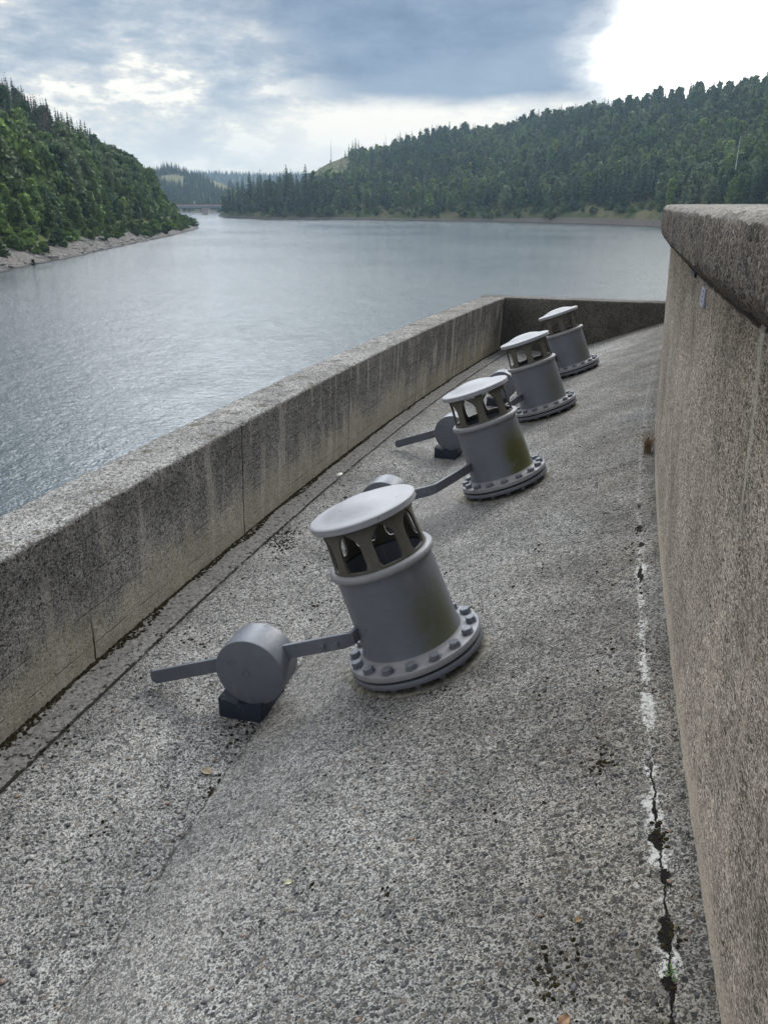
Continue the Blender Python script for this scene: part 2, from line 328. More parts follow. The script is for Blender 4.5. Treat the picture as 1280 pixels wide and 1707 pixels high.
def lathe(name,prof,m,parent,seg=64,ang=35):
    V=[];F=[]
    for i,(r,z) in enumerate(prof):
        for k in range(seg):
            a=2*math.pi*k/seg; V.append((r*math.cos(a),r*math.sin(a),z))
    for i in range(len(prof)-1):
        for k in range(seg):
            k2=(k+1)%seg; F.append((i*seg+k,i*seg+k2,(i+1)*seg+k2,(i+1)*seg+k))
    me=mesh_np(name,V,F); bm=bmesh.new(); bm.from_mesh(me); bmesh.ops.remove_doubles(bm,verts=bm.verts,dist=1e-5); bmesh.ops.recalc_face_normals(bm,faces=bm.faces); bm.to_mesh(me); bm.free()
    return autosmooth(link(name,me,m,parent),ang)
def fbm(p,s,o=4): return noise.fractal(Vector(p)*s,1.0,2.0,o)
# ------------------------------------------------------------- dam frame: everything is concentric about C
CX,CY,RR,TH0=78.2436,-18.4921,83.2334,R_(164.088)
def dam(arc,off,z):                     # arc metres along, off metres in from the low wall's face, z relative to the eye
    t=TH0-arc/RR; r=RR-off; return Vector((CX+r*math.cos(t),CY+r*math.sin(t),EYE+z))
FLOOR=-2.7; SL=.37; OFF0=1.24; OFFB=3.34
def zs(off): return FLOOR+max(0,off-OFF0)*SL
def sweep(name,prof,a0,a1,da,m,amp,kind=None,seed=0.0,closed=False,parent=None):
    """prof: list of (off,z,weight); weight scales the roughness"""
    na=int(round((a1-a0)/da)); V=[];UV=[]
    for i in range(na+1):
        a=a0+(a1-a0)*i/na
        for (o,z,wg) in prof:
            p=dam(a,o,z)
            if wg>0:
                k=amp*wg; q=Vector((p.x,p.y,p.z))+Vector((seed,0,0))
                n=Vector((noise.noise(q*9),noise.noise(q*9+Vector((7,3,1))),noise.noise(q*9+Vector((1,9,4)))))*.5+Vector((noise.noise(q*31),noise.noise(q*31+Vector((3,1,8))),noise.noise(q*31+Vector((5,5,5)))))*.5
                p=p+n*k
            V.append(p); UV.append((a,o))
    n=len(prof); F=[]
    for i in range(na):
        for j in range(n-1): F.append((i*n+j,(i+1)*n+j,(i+1)*n+j+1,i*n+j+1))
    me=mesh_np(name,V,F); uv=me.uv_layers.new(name='UVMap')
    idx=np.empty(len(me.loops),np.int32); me.loops.foreach_get('vertex_index',idx); uv.data.foreach_set('uv',np.array(UV,np.float32)[idx].ravel())
    o=link(name,me,m,parent,smooth=True)
    return o
def resample(pts,step,wf=1.0):
    out=[]
    for (a,b) in zip(pts[:-1],pts[1:]):
        L=math.hypot(b[0]-a[0],b[1]-a[1]); k=max(1,int(L/ (b[2] if len(b)>2 and b[2] else step)))
        for i in range(k): out.append((a[0]+(b[0]-a[0])*i/k,a[1]+(b[1]-a[1])*i/k,wf))
    out.append((pts[-1][0],pts[-1][1],wf)); return out
A0,A1=-8.5,12.35
# slab: gutter strip, flat floor, fillet, slope
prof=[(-.02,FLOOR,.5)]+[(o,FLOOR,.6) for o in np.arange(.01,.235,.03)]+[(.24,FLOOR-.001,1),(.246,FLOOR-.016,1),(.254,FLOOR-.014,1),(.262,FLOOR-.004,1)]
prof+=[(o,FLOOR-.004,1) for o in np.arange(.29,1.22,.03)]+[(1.245,FLOOR-.003,1.3),(1.262,FLOOR-.002,1.6),(1.28,FLOOR+.016,1.8)]
prof+=[(o,zs(o)+.0,.9) for o in np.arange(1.31,3.30,.03)]+[(3.33,zs(3.33),.6),(3.40,zs(3.40),.2)]
slab=sweep('dam_slab',prof,A0,A1,.035,M['slab'],.006); slab['kind']='structure'
# low wall on the lake side
top=-1.700
pf=[(-.50,-EYE-1.5,0),(-.46,-5,.0),(-.43,-2.6,.3)]+[(-.42,z,1) for z in np.arange(-2.5,top-.03,.06)]+[(-.405,top-.012,2.2),(-.386,top-.002,2.2)]
pf+=[(o,top,1.2) for o in np.arange(-.36,.015,.03)]+[(.028,top-.003,2.2),(.043,top-.014,2.2)]
pf+=[(.042-.045*t,top-.03+(FLOOR-top+.03)*t,1) for t in np.linspace(0,1,33)]+[(-.003,FLOOR-.06,.3)]
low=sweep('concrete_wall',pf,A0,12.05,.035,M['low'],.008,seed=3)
tag(low,'long low curved concrete wall on the lake side, pale at its foot and dark along its upper face','wall')
# caps at the two ends of the wall are covered by the cross walls
def crosswall(name,corner_arc,ang,length,m,label,flip=1):
    o0=dam(corner_arc,0,0); dx,dy=math.cos(R_(ang)),math.sin(R_(ang)); nx,ny=-dy*flip,dx*flip
    pr=[(0,-3.2,0)]+[(0,z,1) for z in np.arange(-2.9,top-.03,.05)]+[(.004,top-.012,2),(.016,top-.001,2)]+[(t,top+.001,1.2) for t in np.arange(.04,.40,.03)]+[(.417,top-.002,2),(.43,top-.014,2)]+[(.43,z,.6) for z in np.arange(top-.06,-2.9,-.1)]+[(.45,-EYE-1.5,0)]
    ss=np.arange(-.44,length,.04); V=[];F=[]
    for s in ss:
        for (t,z,wg) in pr:
            p=Vector((o0.x+dx*s+nx*t,o0.y+dy*s+ny*t,EYE+z)); q=p*1.0
            n=Vector((noise.noise(q*9),noise.noise(q*9+Vector((7,3,1))),noise.noise(q*9+Vector((1,9,4)))))*.5+Vector((noise.noise(q*31),noise.noise(q*31+Vector((3,1,8))),noise.noise(q*31+Vector((5,5,5)))))*.5
            V.append(p+n*.007*wg)
    n=len(pr)
    for i in range(len(ss)-1):
        for j in range(n-1): F.append((i*n+j,(i+1)*n+j,(i+1)*n+j+1,i*n+j+1))
    F.append(tuple(range(n)))
    me=mesh_np(name,V,F); o=link(name,me,m,None,True); tag(o,label,'wall'); return o
crosswall('concrete_wall',12.02,-18,4.4,M['end'],'short dark concrete end wall closing the chamber beyond the farthest vent')
# parapet and its coping, right
zb=zs(OFFB); JZ=-.268
def foff(z): return 3.275+(OFFB-3.275)*min(1,max(0,(JZ-z)/(JZ-zb)))
pf=[(3.46,-EYE-1.5,0),(3.36,-3.2,.3)]+[(foff(z),z,1) for z in np.arange(zb-.15,JZ-.02,.035)]+[(3.282,JZ-.010,1),(3.32,JZ-.006,.6)]
pf+=[(3.70,JZ,0),(3.70,-1.2,0)]
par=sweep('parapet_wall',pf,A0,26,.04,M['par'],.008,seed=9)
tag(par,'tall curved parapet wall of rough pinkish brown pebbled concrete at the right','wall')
cop_prof=[(3.34,JZ+.012,.5),(3.252,JZ+.004,1.2),(3.215,JZ+.035,1),(3.178,JZ+.075,1.2)]+[(3.174,z,1) for z in np.arange(JZ+.10,-.05,.03)]+[(3.178,-.036,1.5),(3.196,-.018,1.5),(3.225,-.010,1)]
cop_prof+=[(o,-.010,1) for o in np.arange(3.27,3.74,.05)]+[(3.76,-.03,1),(3.77,-.06,1),(3.77,-.2,1),(3.70,-.27,.5),(3.34,JZ+.012,.5)]
cop=sweep('coping',cop_prof,A0,26,.035,M['cop'],.014,seed=5,parent=par)
autosmooth(cop,33); tag(cop,'dark cracked overhanging coping')
# crest road behind the parapet
cr=sweep('crest_road',[(3.69,-1.13,0),(5,-1.15,0),(9.5,-1.15,0),(9.5,-1.02,0),(10.2,-1.02,0),(10.2,-.02,0),(10.6,-.02,0),(10.6,-16,0)],A0,26,.5,plain('asphalt',(.06,.06,.06),.9),0); cr['kind']='structure'
# moss and dirt packed into the gap at the foot of the low wall
def lumps(name,items,m,label,cat,kind='stuff'):
    V=[];F=[]
    ico=bmesh.new(); bmesh.ops.create_icosphere(ico,subdivisions=1,radius=1); iv=np.array([v.co[:] for v in ico.verts]); fi=[[v.index for v in f.verts] for f in ico.faces]; ico.free()
    for (p,sx,sy,sz) in items:
        b=len(V)
        a=random.random()*6.28; ca,sa=math.cos(a),math.sin(a)
        for v in iv:
            v=v*(.75+.5*random.random()); x,y,z=v[0]*sx,v[1]*sy,v[2]*sz; V.append((p[0]+x*ca-y*sa,p[1]+x*sa+y*ca,p[2]+z))
        F+= [tuple(b+i for i in f) for f in fi]
    me=mesh_np(name,V,F); o=link(name,me,m); tag(o,label,cat,kind=kind); return o
it=[]
a=-6.
while a<11.9:
    a+=random.uniform(.006,.016); wd=.014+.034*max(0,noise.noise(Vector((a*1.7,0,0)))+.35)*(1.5 if a<4 else .8)
    for k in range(2 if a<6 else 1): 
        s=random.uniform(.006,.013); it.append((dam(a,random.uniform(.0,wd*1.6),FLOOR+.001),s*1.3,s,s*.8))
lumps('moss_strip',it,M['moss'],'dark moss and dirt packed along the foot of the low wall','moss')
it=[]
for (ar,of,sp,n) in [(2.05,.33,.12,120),(1.9,.45,.1,60),(-.45,1.20,.10,70),(-1.13,3.05,.06,50),(-2.09,2.93,.07,60),(-1.75,2.34,.025,14),(-.96,1.25,.05,16),(-1.55,3.24,.03,26),(-2.35,3.22,.05,60),(.9,3.2,.05,25),(1.25,3.22,.04,18),(-.5,2.33,.10,14),(-.9,.24,.10,30),(.3,.24,.12,30),(3.2,.2,.15,30),(3.9,.18,.15,25),(-.2,3.1,.12,14),(-1.97,3.25,.03,20)]+[(random.uniform(-2.6,4),random.uniform(1.9,3.25),random.uniform(.015,.05),random.randint(3,9)) for _ in range(34)]+[(random.uniform(-2.2,4),random.uniform(.3,1.2),random.uniform(.015,.06),random.randint(3,9)) for _ in range(16)]:
    for _ in range(n):
        aa,oo=ar+random.gauss(0,sp),of+random.gauss(0,sp*.5); s=random.uniform(.003,.009)
        if oo<.02 or oo>3.31: continue
        it.append((dam(aa,oo,zs(oo)-.001),s*1.4,s,s*.7))
lumps('moss_tufts',it,M['moss'],'scattered black brown moss cushions in pits of the concrete','moss')
# loose gravel and embedded chips
def grav():
    m,N,b=mat('loose_stone'); a=N.n('ShaderNodeAttribute',attribute_name='tint'); N.put(b.inputs['Base Color'],a.outputs['Color']); b.inputs['Roughness'].default_value=.8; return m
ico=bmesh.new(); bmesh.ops.create_icosphere(ico,subdivisions=1,radius=1); iv=np.array([v.co[:] for v in ico.verts]); ifc=np.array([[v.index for v in f.verts] for f in ico.faces]); ico.free()
V=[];F=[];Cc=[]
pal=[(.09,.092,.10),(.15,.15,.155),(.22,.22,.215),(.30,.29,.27),(.06,.06,.065),(.42,.41,.38),(.24,.18,.14),(.17,.18,.16)]
for k in range(5200):
    aa=-3.6+ (random.random()**1.5)*8; oo=random.uniform(.3,3.3); s=random.choice([.004,.005,.006,.007,.009,.012])*random.uniform(.8,1.3)
    if 1.3<oo<1.75 and random.random()<.75: continue
    p=dam(aa,oo,zs(oo)+s*.02); ang=random.random()*3.14; c_,s_=math.cos(ang),math.sin(ang); e1=random.uniform(.55,.95)
    v=iv*(.8+.4*rng.random((len(iv),1)))*np.array([s,s*e1,s*.34]); 
    X=v[:,0]*c_-v[:,1]*s_; Y=v[:,0]*s_+v[:,1]*c_; tlt=SL if oo>OFF0 else 0
    e=dam(aa,oo+.1,0)-dam(aa,oo,0); e.normalize(); Z=v[:,2]+tlt*(X*e.x+Y*e.y)
    V.append(np.c_[X+p.x,Y+p.y,Z+p.z]); F.append(ifc+k*0+sum(0 for _ in ())+len(iv)*len(F)); Cc.append(np.tile([*random.choice(pal),1],(len(iv),1)))
o=link('loose_gravel',quads_np('loose_gravel',np.vstack(V),np.vstack(F),np.vstack(Cc)),grav()); tag(o,'worn stone chips standing out of the concrete slab','gravel',kind='stuff')
# ------------------------------------------------------------- vents
def hexbolt(name,r,z0,z1,a,m,parent,dome=False):
    bm=bmesh.new(); rb=.0315; t=random.random()*1.0
    rings=[(rb,z0),(rb,z1-.004),(rb*.86,z1)] if not dome else [(rb*.62,z0),(rb*.62,z1+.006),(rb*.4,z1)]
    nn=6 if not dome else 10; L=[]
    for (q,zz_) in rings: L.append([bm.verts.new((r*math.cos(a)+q*math.cos(t+2*math.pi*i/nn),r*math.sin(a)+q*math.sin(t+2*math.pi*i/nn),zz_)) for i in range(nn)])
    for A,B in zip(L[:-1],L[1:]):
        for i in range(nn): bm.faces.new((A[i],A[(i+1)%nn],B[(i+1)%nn],B[i]))
    bm.faces.new(L[-1]); bm.faces.new(L[0][::-1]); bmesh.ops.recalc_face_normals(bm,faces=bm.faces)
    if not dome:                          # washer
        w_=bmesh.ops.create_circle(bm,cap_ends=True,segments=20,radius=.0365,matrix=Matrix.Translation((r*math.cos(a),r*math.sin(a),z0+.003)))
    me=bpy.data.meshes.new(name); bm.to_mesh(me); bm.free(); return link(name,me,m,parent)
def boxmesh(name,c,s,m,parent,bev=.006,rot=None):
    bm=bmesh.new(); bmesh.ops.create_cube(bm,size=1); bmesh.ops.scale(bm,vec=s,verts=bm.verts); bmesh.ops.bevel(bm,geom=bm.edges[:],offset=bev,segments=2,affect='EDGES')
    if rot is not None: bmesh.ops.transform(bm,matrix=rot,verts=bm.verts)
    bmesh.ops.translate(bm,vec=c,verts=bm.verts); me=bpy.data.meshes.new(name); bm.to_mesh(me); bm.free(); return autosmooth(link(name,me,m,parent),30)
def cage(parent):
    nw=8; z0,z1=.655,.922; zw0=.677; hs=[0,.04,.12,.25,.40,.52,.62,.70,.77,.83,.88,.92,.955]
    def half(t):        # half angle of a pillar (deg) against height fraction
        if t<.03: return 11.0
        if t<.10: return 9.5
        b=7.6; return b if t<.58 else b+(22.5-b)*((t-.58)/.375)**1.8
    def rad(z): t=(z-z0)/(z1-z0); return .262-.012*math.sin(t*2.2)+.022*max(0,t-.75)**1.2
    V=[];F=[];th=.016
    def addp(a,z,r): V.append((r*math.cos(a),r*math.sin(a),z)); return len(V)-1
    for w_ in range(nw):
        ac=2*math.pi*(w_+.28)/nw; nc=8; grid=[]
        for t in hs:
            z=zw0+(z1-.018-zw0)*t; hw=min(22.5,half(t)); row=[]
            for c in range(nc+1):
                a=ac+R_(-hw+2*hw*c/nc); row.append((addp(a,z,rad(z)),addp(a,z,rad(z)-th)))
            grid.append(row)
        for i in range(len(hs)-1):
            for c in range(nc):
                A,B,Cc_,D=grid[i][c],grid[i][c+1],grid[i+1][c+1],grid[i+1][c]
                F.append((A[0],B[0],Cc_[0],D[0])); F.append((D[1],Cc_[1],B[1],A[1]))
            F.append((grid[i][0][1],grid[i][0][0],grid[i+1][0][0],grid[i+1][0][1])); F.append((grid[i][nc][0],grid[i][nc][1],grid[i+1][nc][1],grid[i+1][nc][0]))
    seg=96
    def ring(za,zc):
        base=len(V)
        for k in range(seg):
            a=2*math.pi*k/seg
            addp(a,za,rad(za)+.0015); addp(a,zc,rad(zc)+.0015); addp(a,zc,rad(zc)-th); addp(a,za,rad(za)-th)
        for k in range(seg):
            p=base+4*k; q=base+4*((k+1)%seg)
            for i in range(4): F.append((p+i,q+i,q+(i+1)%4,p+(i+1)%4))
    ring(z0-.01,zw0); ring(z1-.022,z1)
    me=mesh_np('cage',V,F); bm=bmesh.new(); bm.from_mesh(me); bmesh.ops.recalc_face_normals(bm,faces=bm.faces); bm.to_mesh(me); bm.free()
    return autosmooth(link('cage',me,M['paint_dark'],parent),40)
PHASE=.60
VENTS=[(0.0,2.088,0),(3.05,2.125,1),(5.95,2.09,2),(8.72,2.05,3)]
LBL=['largest and nearest grey air vent, right of the nearest round counterweight',
 'second grey air vent from the front with the greenest algae stain on its barrel',
 'third grey air vent from the front, partly behind the vent with the green stain',
 'farthest and smallest grey air vent standing in front of the dark end wall']
def make_vent():
    root=bpy.data.objects.new('air_vent',None); COL.objects.link(root)
    lathe('stub_pipe',[(.25,-.05),(.25,.045)],M['inside'],root,48)  # near-black colour stands for the shadow beneath the flange
    lathe('lower_flange',[(.27,.042),(.372,.042),(.383,.046),(.386,.052),(.386,.073),(.383,.078),(.33,.079)],M['paint'],root,96)
    lathe('gasket',[(.33,.078),(.362,.078),(.362,.094),(.33,.094)],M['inside'],root,96)
    lathe('upper_flange',[(.25,.092),(.375,.092),(.385,.095),(.386,.099),(.386,.122),(.383,.128),(.377,.130),(.335,.130),(.315,.134),(.300,.143),(.288,.160),(.284,.175)],M['paint_cap'] if 0 else M['rim'],root,96)
    b=lathe('barrel',[(.289,.158),(.2845,.175),(.2805,.20),(.279,.30),(.275,.45),(.271,.60),(.271,.632),(.255,.632),(.255,.10)],M['barrel'][0],root,96)
    lathe('neck_ring',[(.270,.618),(.283,.622),(.294,.631),(.2965,.642),(.295,.655),(.287,.664),(.272,.667),(.262,.664)],M['rim'],root,96,60)
    cage(root)
    lathe('cap',[(.0,1.001),(.06,1.000),(.10,.996),(.14,.986),(.18,.972),(.215,.960),(.245,.954),(.283,.951),(.293,.948),(.297,.944),(.297,.915),(.293,.910),(.25,.909),(.0,.909)],M['paint_cap'],root,96,30)
    lathe('inner_cone',[(.0,.42),(.06,.42),(.17,.40),(.22,.36),(.255,.30)],M['inside'],root,48)
    for k in range(16):
        a=2*math.pi*(k+PHASE)/16; hexbolt('bolt',.342,.131,.160,a,M['paint'],root)
        hexbolt('bolt_end',.345,.020,.043,a,M['paint'],root,True)
    boxmesh('lifting_lug',(.10,.300,.60),(.05,.07,.05),M['paint_dark'],root,.004)
    return root
def place(root,arc,off,roll=0):
    t=TH0-arc/RR; e=Vector((math.cos(t),math.sin(t),0)); n=Vector((e.x*.385,e.y*.385,1)).normalized()
    xax=(-e-n*(-e).dot(n)).normalized(); yax=n.cross(xax)
    Mx=Matrix((xax,yax,n)).transposed().to_4x4(); p=dam(arc,off,zs(off)); Mx.translation=p
    root.matrix_world=Mx@Matrix.Rotation(roll,4,'Z')
def copy_tree(o,parent=None):
    c=o.copy(); COL.objects.link(c); c.parent=parent
    for ch in list(o.children): copy_tree(ch,c)
    return c
proto=make_vent(); vents=[proto]+[copy_tree(proto) for _ in range(3)]
for i,(v,(a,of,k)) in enumerate(zip(vents,VENTS)):
    place(v,a,of); tag(v,LBL[i],'air vent','grey air vents in a row on the sloping slab')
    if i:
        for ch in v.children:
            if ch.name.startswith('barrel'):
                ch.data=ch.data.copy(); ch.data.materials[0]=M['barrel'][k]
    if i==1:
        for ch in v.children:
            if ch.name.startswith('barrel'): ch['label']='barrel with a broad green algae stain'
# mortar collars under the vents
for i,(a,of,k) in enumerate(VENTS):
    V=[];F=[];rings=[(.24,.012),(.30,.012),(.34,.010),(.37,.006),(.40,.0),(.44,-.03)]; seg=56
    for (r,h) in rings:
        for s in range(seg):
            t=2*math.pi*s/seg; nzz=noise.noise(Vector((math.cos(t)*1.5+i*9,math.sin(t)*1.5,r*3)))
            lb=max(0,-math.cos(t-.6)); rr=min(r*(1+.06*nzz*(r>.3)),.385+.05*lb)+(.075*lb**2*(r>.36)*(1+nzz)); aa=a+rr*math.sin(t)*-1; oo=of+rr*math.cos(t)
            V.append(dam(aa,oo,zs(oo)+h*(1+.0*nzz)+.006*noise.noise(Vector((t*6,r*20,i)))))
    for j in range(len(rings)-1):
        for s in range(seg): F.append((j*seg+s,j*seg+(s+1)%seg,(j+1)*seg+(s+1)%seg,(j+1)*seg+s))
    o=link('mortar_collar',mesh_np('mortar_collar',V,F),M['mortar'],None,True)
    tag(o,'rough beige mortar bed under the '+['nearest vent','vent with the green algae stain','third vent from the front','farthest vent'][i],'mortar bed','mortar beds under the vents')
# counterweight levers
def ribbon(name,pts,th,m,parent,h=.085):
    """flat bar standing on edge along points (arc,off,z)"""
    P=[dam(*p) for p in pts]; V=[];F=[]
    for i,p in enumerate(P):
        t=(P[min(i+1,len(P)-1)]-P[max(i-1,0)]).normalized(); side=Vector((t.y,-t.x,0)).normalized(); upv=side.cross(t).normalized()
        if upv.z<0: upv=-upv
        hh=h if i else h*.45
        for sx,sz in ((1,1),(1,-1),(-1,-1),(-1,1)): V.append(p+side*sx*th/2+upv*sz*hh/2)
    for i in range(len(P)-1):
        for k in range(4): F.append((i*4+k,i*4+(k+1)%4,(i+1)*4+(k+1)%4,(i+1)*4+k))
    F.append((3,2,1,0)); n=4*(len(P)-1); F.append((n,n+1,n+2,n+3))
    me=mesh_np(name,V,F); bm=bmesh.new(); bm.from_mesh(me); bmesh.ops.recalc_face_normals(bm,faces=bm.faces); bmesh.ops.bevel(bm,geom=bm.edges[:],offset=.002,segments=1,affect='EDGES'); bm.to_mesh(me); bm.free()
    return link(name,me,m,parent)
WLBL=['nearest round grey counterweight on a flat steel lever, left of the nearest vent','grey counterweight mostly hidden behind the cap of the nearest vent','round grey counterweight with its lever tip pointing left, behind the vent with the green stain','small round grey counterweight half hidden behind the third vent']
BLBL=['dark navy rest block under the nearest counterweight','dark navy rest block hidden behind the nearest vent','dark navy rest block under the counterweight behind the green stained vent','dark navy rest block under the farthest counterweight']
WA=[(-.25,0),(2.36,1),(4.86,2),(7.52,3)]
for (a,i) in WA:
    va,vo,_=VENTS[i]; wr=.204; wo_=1.205; wz=FLOOR+.322; WD=.014 if i==1 else -.030; dz=.37
    root=bpy.data.objects.new('counterweight_lever',None); COL.objects.link(root); pc=dam(a,wo_,wz)
    root.location=pc; tag(root,WLBL[i],'counterweight','counterweight levers beside the vents')
    def loc(o): 
        o.data.transform(Matrix.Translation(-pc)); return o
    kink=1.74 if i==0 else 1.60
    pts=[(a,.495+(.14 if i==1 else 0),wz-(.705-(.14 if i==1 else 0))*dz),(a,.515+(.14 if i==1 else 0),wz-(.695-(.14 if i==1 else 0))*dz)]+[(a,o,wz+(o-wo_)*dz) for o in (.9,1.2,kink-.03)]
    zk=wz+(kink-wo_)*dz
    ea,eo,ez=(va+.04,vo-.22,zk+.085) if i==0 else (va-.10,vo-.26,zk+.09)
    pts+=[(a+(ea-a)*.06,kink+.02,zk+.006),(a+(ea-a)*.5,(kink+eo)/2,zk+(ez-zk)*.45),(ea,eo,ez)]
    loc(ribbon('lever_bar',pts,.024,M['paint'],root))
    # the weight: a thick disc, axis along the dam
    ax=(dam(a+.1,wo_,wz)-dam(a-.1,wo_,wz)).normalized(); half=.13
    bm=bmesh.new(); seg=72; hb=.088; prof=[(0,-half),(.06,-half),(wr-.012,-half),(wr-.003,-half+.004),(wr,-half+.012),(wr,hb-.012),(wr-.012,hb),(0,hb)]
    q=ax.to_track_quat('Z','Y').to_matrix().to_4x4()
    o=lathe('weight',[(r,z) for r,z in prof],M['paint'],root,seg,30); o.data.transform(q); o.data.transform(Matrix.Translation((0,0,WD)))
    # set bolts on the bar either side of the weight and near its bend
    for (bo,zo) in ((wo_-wr-.03,0),(kink-.06,0.0),(kink-.14,0.0)):
        pb=dam(a-.013,bo,wz+(bo-wo_)*dz)-pc; sbm=lathe('set_bolt',[(0,.020),(.010,.020),(.013,.017),(.013,.003),(.020,.003),(.020,0)],M['paint'],root,6 if bo>wo_ else 8,20)
        sbm.data.transform((-ax).to_track_quat('Z','Y').to_matrix().to_4x4()); sbm.data.transform(Matrix.Translation(pb))
    # cast marks on the near face
    face=-half
    for (u,v,r) in ((.02,.0,.022),(.10,.055,.022)):
        rg=lathe('cast_mark',[(r-.004,face+.001),(r-.003,face-.003),(r+.003,face-.003),(r+.004,face+.001)],M['paint'],o,24); rg.data.transform(Matrix.Translation((u,v,0))); rg.data.transform(q); rg.data.transform(Matrix.Translation((0,0,WD)))
    for k in range(5):
        g=boxmesh('cast_mark',(-.19+.012*k*.6,-.01-.022*k,face-.001),(.018,.006,.004),M['paint'],o,.001); g.data.transform(q); g.data.transform(Matrix.Translation((0,0,WD)))
    # rest block with a hollowed top
    prof2=[]; bw=.135; bl=.16; zt=.115
    V=[];F=[];n=14
    for sx in (-1,1):
        for k in range(n+1):
            t=-1+2*k/n; V.append((t*bw,sx*bl,zt-.03+.035*t*t+.002)); V.append((t*bw,sx*bl,-.02))
    for k in range(n):
        b0=2*k; c0=2*(n+1)+2*k
        F+=[(b0,b0+2,c0+2,c0),(b0+1,b0,c0,c0+1)][:1]; F.append((b0+1,b0+3,b0+2,b0)); F.append((c0,c0+2,c0+3,c0+1))
    F.append((1,0,2*(n+1),2*(n+1)+1)); e_=2*n; F.append((e_,e_+1,2*(n+1)+e_+1,2*(n+1)+e_))
    me=mesh_np('rest_block',V,F); bm=bmesh.new(); bm.from_mesh(me); bmesh.ops.recalc_face_normals(bm,faces=bm.faces); bmesh.ops.bevel(bm,geom=[e for e in bm.edges if len(e.link_faces)==2 and e.calc_face_angle(0)>R_(40)],offset=.006,segments=2,affect='EDGES'); bm.to_mesh(me); bm.free()
    ob=link('rest_block',me,M['block']); t=TH0-a/RR; ob.location=dam(a,1.15,FLOOR); ob.rotation_euler=(0,0,t+math.pi)
    tag(ob,BLBL[i],'rest block','rest blocks under the counterweights')
# ------------------------------------------------------------- small things on the dam
def plate():
    m=plain('plaque_metal',(.35,.36,.42),.4,.5); p=dam(.45,3.27,-.41)
    t=TH0-.45/RR; o=boxmesh('plaque',(0,0,0),(.008,.062,.085),m,None,.002); o.location=p; 
    return o
DLAT=None
def atwall(arc,z,off=3.285): return dam(arc,off,z)
def wallbox(name,arc,z,s,m,label,cat,out=.0):
    o=boxmesh(name,(0,0,0),s,m,None,.002); o.location=dam(arc,foff(z)-out,z); o.rotation_euler=(0,0,TH0-arc/RR); tag(o,label,cat); return o
ARC_P=None
def arc_of(x,y): return (TH0-math.atan2(y-CY,x-CX))*RR
pq=wallbox('plaque',-.215,-.349,(.010,.15,.075),plain('plaque_metal',(.30,.31,.38),.4,.5),'small grey metal plaque fixed to the brown parapet wall','plaque',.004)
for k in range(3): 
    b=boxmesh('engraved_line',(.0062,0,.022-.020*k),(.001,.034-.008*(k%2),.005),plain('plaque_ink',(.06,.06,.09),.6),pq,.0003); 
wp=wallbox('drain_hole',.369,-.299,(.02,.24,.022),M['inside'],'small dark slot under the coping of the parapet','drain hole',.0)
def leaf(arc,off,size,col,label,name='fallen_leaf',rot=0.):
    n=10;V=[];F=[]
    for i in range(n+1):
        t=i/n; wv=math.sin(math.pi*min(1,t*1.02))**.8*.32
        for sgn in (-1,0,1): V.append(((t-.5)*size,sgn*wv*size,size*(.10*abs(sgn)+.08*math.sin(t*5)+.05)))
    for i in range(n):
        for k in range(2): F.append((i*3+k,i*3+k+1,(i+1)*3+k+1,(i+1)*3+k))
    o=link(name,mesh_np(name,V,F),plain('leaf_'+name,col,.7,.3,.3,60)); o.location=dam(arc,off,zs(off)+.002); o.rotation_euler=(0,R_(-12),rot); tag(o,label,'leaf'); return o
leaf(-1.89,2.992,.030,(.28,.19,.10),'tiny tan leaf on the slope near the cracked lower right corner',rot=.4)
leaf(-1.64,1.929,.038,(.42,.40,.28),'small pale yellowish leaf on the slope below the nearest vent',rot=.2)
leaf(-2.23,2.964,.045,(.33,.20,.12),'reddish brown leaf at the bottom edge of the slope',rot=.7)
leaf(-.87,1.175,.075,(.30,.25,.17),'dry curled light brown leaf on the flat slab below the rest block',rot=-.6)
V=[];F=[]
sh=lathe('mortar_flake',[(0,.012),(.02,.011),(.032,.006),(.036,0)],plain('white_flake',(.72,.70,.66),.7),None,14); sh.scale=(1.4,.8,1); sh.location=dam(3.78,.215,FLOOR+.002); sh.rotation_euler=(0,0,1.1); tag(sh,'small white flake lying in the gutter strip beside the low wall','flake')
def tuft(arc,off,n,h,spread,col,label,name,seed,wd=.0022):
    random.seed(seed); V=[];F=[]
    for k in range(n):
        a=random.random()*6.28; l=h*random.uniform(.4,1); bx,by=random.gauss(0,.012),random.gauss(0,.02); dx,dy=math.cos(a)*spread*random.random(),math.sin(a)*spread*random.random(); b=len(V); S=5
        px,py=-math.sin(a)*wd,math.cos(a)*wd
        for s in range(S+1):
            t=s/S; ww=1-t*.8; x=bx+dx*t*t; y=by+dy*t*t; z=l*(t-.25*t*t)
            V.append((x-px*ww,y-py*ww,z)); V.append((x+px*ww,y+py*ww,z+.0005))
        for s in range(S): F.append((b+2*s,b+2*s+1,b+2*s+3,b+2*s+2))
    o=link(name,mesh_np(name,V,F),plain('blade_'+name,col,.8,.2,.4,20)); o.location=dam(arc,off,zs(off)-.01); tag(o,label,'plant'); return o
tuft(3.05,3.28,110,.34,.30,(.22,.16,.10),'dry brown grass tuft growing at the foot of the parapet wall','grass_tuft',3,.0025)
